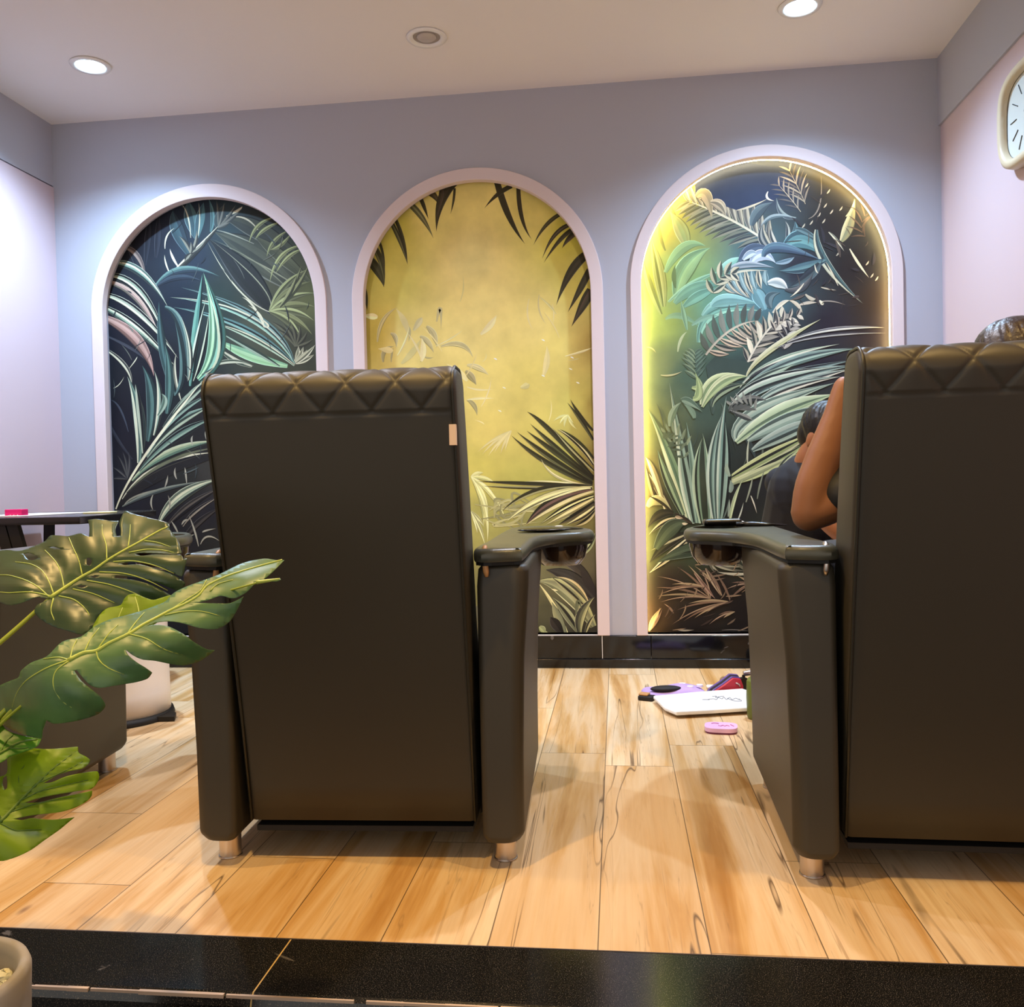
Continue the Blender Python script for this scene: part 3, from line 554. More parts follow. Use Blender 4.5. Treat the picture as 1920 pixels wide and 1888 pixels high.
# ---- right mural
m = Mural(ARCH[2])
m.haze = lambda x, z: max(.14, .46-max(0, x-.15)*.9) if z > 1.0 else .16
m.background([(1440,330,'#28324a'),(1380,330,'#2c3650'),(1340,360,'#222a40'),(1480,330,'#242a3e'),(1560,340,'#2c2824'),(1300,360,'#8c8a3c'),(1250,430,'#a6a04a'),(1280,400,'#a29c48'),(1230,520,'#8f9440'),(1270,500,'#8fa458'),(1300,530,'#7a9c62'),(1250,600,'#8a9a4e'),(1340,560,'#5e8a74'),(1400,540,'#5a7880'),(1420,470,'#3c5862'),(1380,600,'#5c8a7a'),(1440,560,'#4a6a72'),(1500,500,'#241f2a'),(1560,420,'#211b1c'),(1600,500,'#1f181a'),(1640,560,'#2a1e18'),(1560,600,'#221c26'),(1470,620,'#221e26'),(1540,680,'#221d28'),(1640,620,'#2a2022'),  # yellow-green points at the left paint LED spill into the print
 (1240,680,'#6c7850'),(1290,700,'#455a4a'),(1360,700,'#374640'),(1400,680,'#33403c'),(1330,780,'#3c4c40'),(1240,800,'#6a7044'),(1270,900,'#4a5238'),(1350,850,'#222a26'),(1420,820,'#262824'),(1420,900,'#1b1a1c'),(1380,960,'#191818'),(1230,900,'#6a6236'),(1290,980,'#2c3424'),(1230,1020,'#4c5030'),(1300,1030,'#37422c'),(1380,1040,'#2c3426'),(1260,1090,'#2a2018'),(1350,1100,'#1e1512'),(1400,1150,'#17100e'),(1300,1170,'#191210'),(1230,1160,'#3a2a18'),(1560,800,'#262a24'),(1560,1000,'#1a1816')])
B = lambda *a, **k: m.blade(TD, *a, **k)
YG='#9a9a44'; DG='#3c4a24'; ST='#bfae88'
for p,wd,c in [(((300,720),(265,620),(262,540)),22,[DG,'#55602c']),(((290,1080),(260,860),(205,630)),70,['#8a8c3c','#a8a850','#2c3018','#7c8440']),(((275,1130),(200,940),(160,780)),40,['#3a4420','#96a04c']),(((385,560),(355,490),(340,430)),22,[DG,'#5c6430']),(((440,700),(400,580),(330,470)),80,['#8f9a4a','#7c9450','#a2a65a']),(((160,1120),(150,1000),(145,930)),18,['#4a3c24'])]: B(*p, wd, c)
for p,wd,c in [(((300,860),(420,700),(560,690)),60,['#5c8c60','#78a86c']),(((370,1010),(440,820),(590,700)),110,['#7aa266','#8cb46c','#6c9a68','#5c8c64']),(((365,960),(355,880),(365,810)),26,['#2c4430']),(((320,1050),(480,930),(660,850)),34,['#7cb088','#5c9478','#8cc094']),(((640,850),(720,800),(780,760)),50,['#6aa48c','#86bca0']),(((360,1060),(500,960),(700,930)),70,['#4c8070','#5f9880']),(((420,1080),(520,1010),(640,960)),60,['#5f9a84','#4c8270']),
 (((300,1160),(400,1140),(520,1210)),36,['#6c9c78']),(((440,1230),(420,1130),(400,1040)),28,['#7cac84','#5c8c70']),(((515,1310),(620,1120),(925,1110)),56,['#86c09c','#6aa890','#4c8070']),(((540,1140),(640,1060),(780,1050)),56,['#5f9488','#7cae9c']),(((600,1080),(700,1040),(900,1060)),80,['#6a9c92','#5c8c86','#78aaa0']),(((940,1100),(900,1010),(860,960)),80,['#68989a','#5a8a8c']),(((470,1200),(560,1150),(640,1140)),30,['#76a488']),(((380,1370),(400,1290),(440,1240)),16,['#c0c890'])]: B(*p, wd, c)
m.frond(TD,(1010,700),(720,520),(440,400),13,230,52,36,[[ST,'#8a7c64','#4c4a48'],['#b4a484','#5c564e']],[['#55584c','#2f3034','#8a8268'],['#77765f','#2c2e32']],rach='#cfc09a')
m.shape(TD,[(490,370),(540,360),(620,410),(700,440),(760,460),(880,430),(960,380),(1000,400),(1030,330),(1080,300),(1090,200),(800,150),(620,200),(500,290)],'#26304a')
m.shape(TD,[(560,215),(1060,215),(1085,300),(1020,380),(960,372),(880,425),(760,458),(640,420),(500,360),(490,300)],'#242e48')
B((500,375),(560,370),(600,520),70,['#b09a6c','#8a7c58']); B((590,410),(650,430),(690,500),60,['#a89674','#6e6450','#b8a684'])
for p,wd,c in [(((760,460),(850,435),(960,385)),12,[ST]),(((855,560),(900,470),(990,410)),60,['#3c4c54','#54666a']),(((960,340),(955,380),(1000,400)),12,['#e0d6b8']),(((1140,510),(1050,480),(1015,380)),30,['#8c9890','#4a545c']),(((920,560),(1000,500),(1130,510)),26,['#5c7074','#8a9694']),(((1000,720),(930,640),(930,540)),60,[ST,'#3c4448','#8f8a7c','#2c3238']),(((1030,700),(990,640),(980,570)),30,['#c8bca0','#33383c']),(((1050,700),(1130,620),(1130,520)),40,['#5c8488','#3c5458']),(((1070,700),(1090,600),(1070,530)),26,['#a8a694','#2c3038']),
 (((1070,700),(1190,650),(1330,770)),110,['#3c6c70','#5c9490','#4a7c7c','#2c4c54']),(((1130,580),(1200,600),(1290,660)),30,['#5a7a7c','#3a5054']),(((1270,585),(1330,800),(1570,1060)),50,['#c8c29a','#2a3c40','#3c5c5c']),(((1410,945),(1370,860),(1330,790)),8,['#c8b890']),(((1350,600),(1400,650),(1450,725)),16,['#d6cca4','#6a6a5a']),(((1485,708),(1540,800),(1610,895)),14,['#cfc29a']),(((1430,660),(1480,560),(1520,390)),60,['#8a8250','#7a7c58','#c0b47c']),(((1460,500),(1500,450),(1515,385)),14,['#cfc08c']),(((1220,515),(1290,430),(1300,240)),8,['#8a7c6c'])]: B(*p, wd, c)
m.frond(TD,(1200,420),(1160,330),(1090,190),7,140,40,10,[['#8f8270'],['#4c4444']],[['#9a8c74'],['#5c5450']],rach='#a89878')
m.frond(TD,(1170,470),(1100,380),(1020,290),5,110,40,9,[['#8f8270']],[['#5c5450']],rach='#c0ac88')
m.frond(TD,(1600,640),(1560,560),(1620,430),6,120,45,9,[['#4a382c']],[['#5c4634']])
for p,wd,c in [(((780,790),(860,720),(960,700)),80,['#2c3448','#46566c','#3a465c']),(((850,810),(920,750),(1010,800)),70,['#a2aab4','#c2c8cc','#8c98a8']),(((800,780),(850,740),(890,745)),44,['#b4bcc0','#8a9aa4']),(((930,760),(1030,700),(1300,780)),60,['#2c3c50','#3c5468','#4a6a78']),(((1010,800),(1080,790),(1130,760)),30,['#8aa0a8','#54707c']),(((1330,780),(1180,830),(1030,850)),60,['#3c5c64','#547c7c','#2c444c']),(((1290,800),(1220,880),(1090,960)),60,['#2a323a','#46585a']),(((700,850),(820,810),(1000,830)),40,['#8c9498','#5c6c74','#a8acac'])]: B(*p, wd, c)
m.frond(TD,(640,940),(760,860),(960,850),10,190,-78,36,[],[[ST,'#2c3438','#c4b48c'],['#6a8484','#94aca4','#4c6868']],rach='#c8bc98')
m.frond(TD,(600,1030),(650,900),(740,870),5,120,-40,34,[['#2c2c2c','#c4b084']],[['#c4b48c','#2a2c2e']])
for p,wd,c in [(((960,930),(1030,930),(1090,975)),60,['#b8bcb0','#8a9490','#d0ccb8']),(((980,1090),(970,1020),(1040,990)),50,['#5c7070','#3a4c50']),(((1070,970),(1180,960),(1250,860)),40,['#3c3c40','#5a5654']),(((1300,955),(1340,965),(1400,975)),8,['#c8b894']),(((1200,1000),(1240,1030),(1270,1025)),20,['#b4a484']),(((990,1120),(1050,1060),(1100,1040)),24,['#e0cfa4','#c8b48c']),(((1100,1040),(1150,1070),(1180,1122)),20,['#d0bc94']),(((1160,1070),(1220,1055),(1275,1055)),18,['#c8b494']),(((1280,1055),(1360,1045),(1460,1070)),8,['#8a7c6c']),(((1290,1040),(1310,1060),(1310,1055)),20,['#d8c8a0']),(((1260,810),(1270,850),(1285,865)),8,['#d8c8a0']),(((1190,930),(1150,980),(1100,1020)),10,['#d0bf98'])]: B(*p, wd, c)
m.frond(TD,(560,1390),(720,1230),(900,1170),9,170,-62,34,[['#4a443c'],['#7a7262']],[['#c4a078','#3a3230','#d0b088'],['#b0987c','#2a2626']],rach='#c0ac8c')
m.frond(TD,(820,1460),(920,1280),(1060,1130),8,130,45,30,[['#b8a888','#3a3634'],['#8c8270']],[['#b0a080','#2c2a2c'],['#d2c29c']],rach='#cfc0a0')
m.frond(TD,(1000,1250),(1050,1180),(1170,1130),5,90,50,22,[['#d8c8a8']],[['#b4a084','#2c282c']])
m.frond(TD,(1060,1380),(1080,1270),(1130,1190),5,90,50,20,[['#b4a894']],[['#8c8478','#2c282c']])
for x,y in ((1330,430),(1370,470),(1240,540),(1410,740),(1290,490),(1430,450),(1350,340),(1210,300),(1190,560),(1630,880),(1660,900),(1600,800),(1320,530)): B((x-12,y+14),(x,y),(x+8,y-16),8,['#c0b090'])
for k in range(34):
    x=random.uniform(1150,1680); y=random.uniform(300,1150); a=random.uniform(-2,1); l=random.uniform(40,130)
    B((x,y),(x+math.sin(a)*l*.5+6,y-math.cos(a)*l*.5),(x+math.sin(a)*l,y-math.cos(a)*l),random.choice([3,5,16]),[random.choice(['#3a3030','#4a3c38','#2c2830','#55463c'])])
m.frond(TD,(500,1560),(490,1460),(490,1380),6,110,50,24,[['#55705c','#3a4c40']],[['#7a8c64','#42543f']])
B((470,1600),(520,1590),(490,1510),40,['#a8b868','#8ca058']); B((270,1520),(340,1520),(410,1495),10,['#c8c07c']); B((180,1340),(215,1350),(240,1378),8,['#c0b068'])
m.shape(TD,[(560,1460),(620,1400),(740,1420),(850,1440),(830,1540),(700,1560),(580,1570)],'#38463f')
# big arching frond right of centre (curves up to the right)
L_=[(((820,1530),(960,1370),(1300,1160)),34,['#b4b070','#d0c890']),(((1080,1310),(1350,1230),(1710,1215)),22,['#c8c4b0','#5c5a5c']),(((1000,1350),(1300,1270),(1720,1250)),16,['#a8a49a','#3c383e']),(((780,1600),(1000,1440),(1420,1320)),34,['#22201f','#cfcaa8','#8fa888']),(((840,1540),(1050,1450),(1500,1340)),40,['#262428','#3a3a3c']),(((800,1610),(1100,1440),(1520,1350)),56,['#5a7466','#98b49c','#3c4a4a','#7c9888']),
 (((740,1710),(1000,1560),(1520,1420)),60,['#22242a','#8ca898','#5c7470','#22242a']),(((800,1700),(1100,1540),(1520,1460)),50,['#9cb4a0','#4c6460','#2a2e34','#86a090']),(((920,1710),(1150,1580),(1500,1480)),46,['#d4ceb0','#3a4040','#98ac98'])]
for p,wd,c in L_: B(*p, wd, c, base=.2, peak=.6)
B((535,1710),(620,1560),(820,1525),70,['#a4b46c','#7c9458','#c0c884']); B((600,1710),(680,1610),(800,1580),36,['#8aa068','#2c3a2c'])
B = lambda *a, **k: m.blade(TE, *a, **k)
for k in range(30):
    x=random.uniform(260,1300); y=random.uniform(200,900); a=random.uniform(-.5,.5); l=random.uniform(60,200)
    B((x,y),(x+math.sin(a)*l*.5+10,y-math.cos(a)*l*.5),(x+math.sin(a)*l,y-math.cos(a)*l),random.choice([6,10,26]),[random.choice(['#3a4c40','#2c3834','#4c5c4a','#5c6450'])])
for p,wd,c in [(((520,210),(640,60),(800,20)),60,['#9cac68','#7c9058','#c4c888']),(((580,210),(640,120),(800,60)),34,['#8c9c70','#2c342c']),(((760,110),(900,30),(1100,-60)),46,['#8ea888','#b0c4a0','#3c4840']),(((690,220),(900,60),(1360,-40)),60,['#1d2022','#98ac90','#c4ccb0','#22262a']),(((800,270),(1000,110),(1380,20)),56,['#d4ccac','#33312f','#a0b49c','#5c7268']),(((730,420),(850,250),(1340,60)),90,['#a4b898','#4a5c50','#8ca48c','#b4c4a4','#5c7060']),(((730,430),(1000,250),(1340,130)),100,['#b0c08c','#98b078','#5c7454','#a8bc88','#c0d09c']),(((800,420),(1020,310),(1330,190)),90,['#5c7060','#86a088','#a8bca0','#44544a']),(((830,480),(1020,380),(1330,250)),80,['#98ac90','#33403a','#7c9484','#a8b8a0']),
 (((665,670),(900,540),(1250,350)),70,['#c8c488','#8a9850','#1e2018','#b4b868']),(((665,690),(920,590),(1180,420)),60,['#b8c070','#9cae60','#22241c']),(((665,700),(800,640),(1130,490)),34,['#8c9460','#c8cc84']),(((980,640),(1020,560),(1110,480)),24,['#b8c08c','#3c4434']),(((690,210),(800,160),(920,170)),40,['#26282a','#6c6a60']),(((690,230),(780,270),(830,290)),30,['#3a3c3a','#8a8878']),(((680,220),(780,220),(860,230)),20,['#6c6c60'])]: B(*p, wd, c, base=.25, peak=.55)
m.frond(TE,(860,240),(790,190),(690,200),6,90,50,16,[['#8a8a78']],[['#55564e']])
# upright plant lower left
for p,wd,c in [(((480,930),(420,600),(315,60)),80,['#22302a','#8caa8c','#4c6a58','#c0c89c']),(((440,900),(340,560),(180,220)),80,['#30402c','#6c8c5c','#4a6848','#c4cc90']),(((400,880),(300,650),(240,470)),50,['#4c6244','#7c9464','#20281c']),(((460,930),(400,640),(380,420)),50,['#22302a','#7e9c80','#b8c4a0']),(((500,930),(470,600),(420,300)),50,['#30443a','#8cac8c','#56745e']),(((515,930),(480,640),(520,400)),44,['#7c9c70','#1a221c','#a0b488']),(((570,925),(560,600),(520,370)),40,['#11160f','#a4bc8c','#5c7c5c']),
 (((600,930),(580,560),(640,260)),60,['#16201c','#7ca088','#3a5248','#b8c8a8']),(((620,930),(630,500),(670,140)),60,['#1a2420','#6a907c','#b4c4a4','#3a5046']),(((640,920),(680,600),(660,300)),40,['#0f1412','#8cac90']),(((690,920),(720,780),(770,660)),20,['#c0cc8c','#a0b070']),(((740,910),(760,860),(775,800)),8,['#b8bca0']),(((680,890),(685,830),(688,780)),12,['#8c9c80']),(((650,900),(670,850),(685,780)),8,['#5c6c5c']),(((460,160),(500,120),(475,-10)),44,['#a4b464','#8ca058']),
 (((320,330),(340,240),(390,180)),40,['#5c7454','#8ca078']),(((390,170),(440,180),(520,240)),44,['#7c9474','#445c48']),(((470,280),(450,230),(400,190)),30,['#6a8464']),(((800,560),(800,480),(810,400)),10,['#b4b890']),(((790,800),(820,700),(830,640)),10,['#8a9070']),(((860,780),(880,680),(910,590)),10,['#7c8468']),(((820,760),(840,810),(858,870)),7,['#d0c8a4']),(((690,740),(700,700),(690,660)),26,['#7c9078']),(((690,640),(670,590),(680,560)),24,['#8a9c7c'])]: B(*p, wd, c, base=.5, peak=.4)
m.frond(TE,(440,470),(360,380),(280,370),6,80,60,16,[['#7c8a60']],[['#4c5c40']]); m.frond(TE,(420,560),(370,450),(320,430),5,70,60,14,[['#6c7c58']],[['#44543c']])
for p,wd,c in [(((330,860),(250,720),(170,600)),44,['#2a2014','#a89c68','#5c4c2c']),(((290,850),(220,620),(165,520)),34,['#7c7040','#c8b878']),(((240,820),(200,700),(165,560)),26,['#22180e','#8a7c48']),(((180,830),(240,790),(320,840)),60,['#8a8448','#a09858']),(((340,870),(260,800),(180,760)),16,['#22180c']),(((350,870),(420,910),(460,935)),24,['#3a2a18','#22180c']),
 (((340,870),(250,880),(180,960)),50,['#1e180e','#2c2414','#15100a']),(((350,900),(270,930),(185,1005)),26,['#c0ae78','#1e180c']),(((440,990),(300,1060),(190,1180)),56,['#16110c','#33301c','#16110c']),(((450,1010),(320,1130),(190,1240)),40,['#c8bd8c','#1c1810','#a89c6c']),(((445,990),(330,1040),(200,1100)),12,['#a8a070']),(((230,1090),(330,960),(430,930)),90,['#3c4a30','#4c5a3a','#34402a']),
 (((580,1100),(430,1100),(230,1180)),80,['#37452f','#45543a','#2c3a28']),(((570,1110),(460,1105),(380,1125)),10,['#1a1c14']),(((560,1170),(585,1140),(600,1120)),10,['#c4bc94']),(((350,890),(370,895),(400,900)),18,['#c4aa7c','#8a7450']),(((395,930),(410,935),(430,932)),14,['#d8c494'])]: B(*p, wd, c)
m.fan(TE,(560,1170),[(700,1140),(760,1160),(790,1200),(820,1230),(620,1230),(600,1240),(740,1230)],12,[['#9a9470'],['#5c5844']],bend=.05)
m.fan(TE,(830,1240),[(610,1232),(700,1150),(760,1160),(790,1160)],16,[['#b8b08c'],['#6a6448']],bend=-.05)
for b_,tips in (((570,1400),[(240,1260),(230,1330),(240,1385),(260,1420),(360,1200),(430,1190),(500,1210)]),((640,1380),[(500,1240),(540,1210),(470,1195)]),((690,1410),[(640,1310),(600,1240)]),((820,1310),[(670,1340),(700,1300),(740,1260),(720,1370),(690,1400)]),((690,1420),[(330,1560),(400,1540),(470,1520),(540,1490),(360,1470),(430,1430)]),((540,1330),[(260,1370),(290,1340),(330,1310)]),((190,1600),[(255,1450),(270,1460),(230,1500)]),((340,1490),[(280,1430),(300,1440)]),((720,1480),[(560,1560),(620,1500),(650,1520)])):
    m.fan(TE,b_,tips,12,[['#b08c64','#3a261c'],['#7c5c40'],['#a88c5c']],bend=.06)
B((470,1240),(540,1330),(600,1400),22,['#b4886a','#7a5640']); B((540,1210),(580,1290),(635,1385),20,['#b89a6c','#5c4430']); B((360,1590),(410,1596),(470,1592),10,['#b4a488']); B((640,1595),(720,1592),(810,1600),5,['#8a7c6c']); B((190,1600),(215,1530),(265,1455),26,['#c49c5c','#a47c44'])
for k in range(30):
    x=random.uniform(230,810); y=random.uniform(1180,1600); a=random.uniform(.2,1.5); l=random.uniform(40,110)
    B((x,y),(x+math.sin(a)*l*.5+6,y-math.cos(a)*l*.5),(x+math.sin(a)*l,y-math.cos(a)*l),random.choice([5,7,10]),[random.choice(['#5c4432','#7c6244','#3c2c22','#94744c'])])
t, rel = arch_thing(ARCH[2], 'arched mural of blue green leaves edged by a glowing light strip')
rel(m.finish(t))
# warm LED strip tucked inside the right arch band
M_led = mat('warm_led_strip', '#fff2c8', .5, emit=((1.0, .76, .34), 34))
a = ARCH[2]; lp = arch_loop(a['c'], a['ri']+.0045, a['ti']+.0045, BT+.006, 56); lp = lp[1:]+[lp[0]]
vs = []; fs = []
for k, (x, z) in enumerate(lp):
    xi, zi = arch_loop(a['c'], a['ri']-.0005, a['ti']-.0005, BT+.006, 56)[1:][k] if k < len(lp)-1 else (a['c']-a['ri']+.0005, BT+.006)
    vs += [(x, WALL_Y+.022, z), (xi, WALL_Y+.022, zi), (xi, WALL_Y+.032, zi), (x, WALL_Y+.032, z)]
n = len(lp)
for k in range(n-1):
    for j in range(4): fs.append((k*4+j, k*4+(j+1) % 4, (k+1)*4+(j+1) % 4, (k+1)*4+j))
fs += [(0, 1, 2, 3), tuple((n-1)*4+j for j in (3, 2, 1, 0))]
led = fix(obj('led_strip', vs, fs, M_led)); rel(led).parent = t; led['label'] = 'glowing warm white light strip'
# ------------------------------------------------------------------ treatment chairs
def leather(name, c, rough=.5):
    m = mat(name, c, rough, spec=.45, bump=(900, .06)); return m
M_lea = leather('dark_olive_leather', '#363126')
M_pad = leather('olive_armrest_leather', '#44453b', .34)
M_pipe = leather('dark_piping', '#26251d', .4)
M_chr = mat('brushed_steel', '#cdc4bd', .3, metal=1)
M_bowl = mat('glossy_dark_bowl', '#2a1d18', .12, spec=.7)
M_tan = mat('tan_clip', '#b98a58', .45)
M_lab = mat('pale_label', '#dfc2a8', .6)
M_blk = mat('black_underside', '#0b0a09', .7)
def back_cushion_mesh():
    W2 = .2525; th = .135; R = .047; zt = 1.045; zb = .09
    def rear_y(z): return .048-.205*((z-zb)/(zt-zb))**1.15
    prof = []      # (y, z, s or None)
    zs = [zb+(zt-.16-zb)*k/10 for k in range(11)]
    for z in zs: prof.append([rear_y(z), z])
    zq = np.linspace(zt-.155, zt-R, 24)
    for z in zq: prof.append([rear_y(z), z])
    cy = rear_y(zt-R)+R; cz = zt-R
    for k in range(1, 25):
        a = PI-PI*k/24*.5; prof.append([cy+R*math.cos(a), cz+R*math.sin(a)])
    fy = lambda z: rear_y(z)+th
    cy2 = fy(zt-R)-R
    for k in range(0, 13):
        a = PI/2-PI/2*k/12; p = [cy2+R*math.cos(a), cz+R*math.sin(a)]
        if k or cy2-cy > 1e-3: prof.append(p)
    for z in np.linspace(zt-R-.02, zb, 14): prof.append([fy(z)+.02*math.sin(PI*(z-zb)/(zt-zb)), z])
    P = np.array(prof); n = len(P)
    d = np.roll(P, -1, 0)-np.roll(P, 1, 0); d /= np.linalg.norm(d, axis=1)[:, None]; NIN = np.stack([d[:, 1], -d[:, 0]], 1)
    # outward normal: rear face tangent goes up (+z): outward is -y
    OUT = np.stack([-d[:, 1], d[:, 0]], 1)
    s = np.concatenate([[0], np.cumsum(np.linalg.norm(np.diff(P, axis=0), axis=1))])
    i0 = np.argmin(abs(P[:26, 1]-(zt-.088))); s0 = s[i0]; sEnd = s0+.30
    r = .016
    xs = [-W2+r*(1-math.cos(PI/2*k/4)) for k in range(4)]+list(np.linspace(-W2+r, W2-r, 132))+[W2-r*(1-math.cos(PI/2*k/4)) for k in (3, 2, 1, 0)]
    V = []; F = []; per = .098; q = .118
    for x in xs:
        e = max(0, abs(x)-(W2-r)); ins = r-math.sqrt(max(0, r*r-e*e))
        for k in range(n):
            o = -ins
            if s0-.003 <= s[k] <= sEnd and abs(x) < W2-.01:
                u = (x+.012)/per; v = (s[k]-s0-.004)/q
                f1 = abs((u+v+.5) % 1-.5)*per*.77; f2 = abs((u-v+.5) % 1-.5)*per*.77
                dd = min(f1, f2); o += -.0034*math.exp(-(dd/.0036)**2)+.0016*(1-math.exp(-(dd/.016)**2))
                if s[k] < s0+.004: o -= .0025*math.exp(-((s[k]-s0)/.002)**2)
            V.append((x, P[k, 0]+OUT[k, 0]*o, P[k, 1]+OUT[k, 1]*o))
    m = len(xs)
    for i in range(m-1):
        for k in range(n): F.append((i*n+k, i*n+(k+1) % n, (i+1)*n+(k+1) % n, (i+1)*n+k))
    F.append(list(range(n))[::-1]); F.append([(m-1)*n+k for k in range(n)])
    return V, F, P, OUT, W2
BV, BF, BP, BO_, BW2 = back_cushion_mesh()
TRAY = [(.262, .000), (.352, .000), (.364, .012), (.368, .10), (.369, .22), (.371, .32), (.380, .40), (.398, .465), (.425, .515), (.458, .548), (.490, .572), (.512, .610), (.522, .665), (.518, .73), (.500, .80), (.472, .87), (.438, .93), (.395, .965), (.345, .975), (.300, .955), (.275, .90), (.264, .80), (.260, .6), (.260, .3)]
def rounded(outline, n=5):
    pts = [Vector((x, y, 0)) for x, y in outline]; out = []
    N = len(pts)
    for i in range(N):
        a, b, c, d = pts[i-1], pts[i], pts[(i+1) % N], pts[(i+2) % N]
        for k in range(n):
            t = k/n; p = 0.5*((2*b)+(c-a)*t+(2*a-5*b+4*c-d)*t*t+(3*b-a-3*c+d)*t**3); out.append((p.x, p.y))
    return out
BOWL_C = (.425, .745); BOWL_R = .068
def make_chair(label):
    t = thing('pedicure_chair', label, 'armchair', (0, 0, 0), group='olive leather treatment chairs')
    b = fix(obj('backrest', BV, BF, M_lea, t, smooth=True))
    # side welts
    for sx in (-1, 1):
        g = G(); k0 = 0
        path = [(sx*(BW2-.006), p[0]+o[0]*.000, p[1]+o[1]*.000) for p, o in zip(BP, BO_)]
        path = [q for i, q in enumerate(path) if i % 3 == 0 or 10 < i < 70]
        g.tube([Vector(q) for q in path], .0032, 6); g.build('piping', M_pipe, b, smooth=True)
    # arms
    for sx in (-1, 1):
        g = G(); prof = [(0.056, 0), (.075, .002), (.25, .004), (.45, .010), (.60, .022), (.635, .026), (.645, .026)]
        rings = []
        for z, fl in prof:
            x0, x1 = .266, .352+fl; y0, y1 = 0, .655; r = .030; ins = {.056: .010, .645: .010, .635: .003}.get(z, 0)
            x0 += ins; x1 -= ins; y0 += ins; y1 -= ins; ring = []
            for cx, cy, a0 in ((x1-r, y0+r, -90), (x1-r, y1-r, 0), (x0+r*.5, y1-r, 90), (x0+r*.5, y0+r*.5, 180)):
                rr = r if a0 in (-90, 0) else r*.5
                for k in range(6):
                    a = math.radians(a0+90*k/5); ring.append((sx*(cx+rr*math.cos(a)), cy+rr*math.sin(a), z))
            rings.append(ring)
        n = len(rings[0]); vs = [p for rr in rings for p in rr]
        fs = [(i*n+k, i*n+(k+1) % n, (i+1)*n+(k+1) % n, (i+1)*n+k) for i in range(len(rings)-1) for k in range(n)]
        fs += [list(range(n)), [(len(rings)-1)*n+k for k in range(n)]]
        a = g.add(vs, fs).build('armrest_body', M_lea, t, bev=(.006, 3))
        # tray pad with a round hole, on a thin black board
        o = [(sx*x, y) for x, y in rounded(TRAY, 4)]; o = o if sx > 0 else o[::-1]
        hole = [(sx*(BOWL_C[0]+BOWL_R*math.cos(2*PI*k/32)), BOWL_C[1]+BOWL_R*1.25*math.sin(2*PI*k/32)) for k in range(32)]
        V2 = [Vector((p[0], p[1], 0)) for p in o]; N2 = len(V2); NR = []
        for i in range(N2):
            d = V2[(i+1) % N2]-V2[i-1]; d.normalize(); NR.append(Vector((-d.y, d.x, 0)))      # inward for a counter-clockwise outline
        g = G(); rr = [[(p.x+q.x*e, p.y+q.y*e, z) for p, q in zip(V2, NR)] for z, e in ((.652, .003), (.656, .0005), (.664, 0), (.670, .001), (.675, .0035), (.6785, .008), (.680, .014))]
        g.add([p for r in rr for p in r], [(i*N2+k, i*N2+(k+1) % N2, (i+1)*N2+(k+1) % N2, (i+1)*N2+k) for i in range(len(rr)-1) for k in range(N2)])
        for ring, z in ((rr[-1], .680), (rr[0], .652)):
            lp = [[Vector((p[0], p[1], 0)) for p in ring], [Vector((p[0], p[1], 0)) for p in hole]]; fl = lp[0]+lp[1]
            g.add([(p.x, p.y, z) for p in fl], [tuple(q) for q in tessellate_polygon(lp)])
        hn = len(hole); g.add([(p[0], p[1], z) for z in (.652, .680) for p in hole], [(k, (k+1) % hn, hn+(k+1) % hn, hn+k) for k in range(hn)])
        pad = g.build('armrest_pad', M_pad, t, smooth=True); pad.data.set_sharp_from_angle(angle=.9)
        o2 = [(sx*(x-.006 if x > .3 else x+.004), y+.006 if y < .5 else y-.006) for x, y in rounded(TRAY, 4)]; o2 = o2 if sx > 0 else o2[::-1]
        G().prism(o2, .6445, .652, [hole]).build('pad_board', M_blk, t)
        G().lathe([(BOWL_R+.012, .6435), (BOWL_R+.011, .628), (BOWL_R+.004, .600), (BOWL_R-.012, .578), (0, .574), (0, .580), (BOWL_R-.016, .584), (BOWL_R-.001, .604), (BOWL_R-.002, .6435), (BOWL_R+.012, .6435)], (sx*BOWL_C[0], BOWL_C[1], 0), 40, 1, 1.2).build('bowl', M_bowl, t, smooth=True)
        c = G(); cx = sx*.285
        c.tube([(cx, .020, .682), (cx, .006, .6815), (cx, -.004, .676), (cx+sx*.001, -.008, .655), (cx+sx*.003, -.008, .632), (cx+sx*.004, -.006, .622)], [.004, .0055, .006, .006, .0065, .004], 8)
        c.build('strap_clip', M_tan, t, smooth=True)
    # seat, front apron and under-frame
    G().box((-.258, .14, .33), (.258, .70, .47)).build('seat', M_lea, t, bev=(.03, 4))
    G().box((-.255, .12, .075), (.255, .66, .325)).build('base', M_lea, t, bev=(.01, 2))
    G().box((-.24, .06, .062), (.24, .64, .074)).build('under_board', M_blk, t)
    G().box((-.24, .66, .08), (.24, .72, .325)).build('leg_rest', M_lea, t, bev=(.02, 3))
    for sx, y in ((-1, .075), (1, .075), (-1, .60), (1, .60)):
        g = G(); g.lathe([(.024, .003), (.024, .060), (0, .060)], (sx*.308, y, 0), 24); g.lathe([(.026, 0), (.026, .004), (0, .004)], (sx*.308, y, 0), 24)
        g.build('leg', M_chr, t, smooth=False, bev=(.001, 2))
    return t
ch = make_chair('dark olive leather treatment chair in the centre, pale tab on its back')
lab = G().box((BW2-.016, -.134, .890), (BW2-.003, -.118, .930)).build('care_label', M_lab, ch); lab['label'] = 'small pale fabric tab sewn into the seam'
ch2 = copy_tree(ch)
for c in children(ch2):
    if c.name.startswith('care_label'): bpy.data.objects.remove(c)
ch2['label'] = 'dark olive leather treatment chair with a raised quilted top, at the right edge'
for c in children(ch2):
    if c.name.startswith('strap_clip'): c.data = c.data.copy(); c.data.materials[0] = M_chr; c['label'] = 'silver strap clip'
ch3 = copy_tree(ch)
for c in children(ch3):
    if c.name.startswith('care_label'): bpy.data.objects.remove(c)
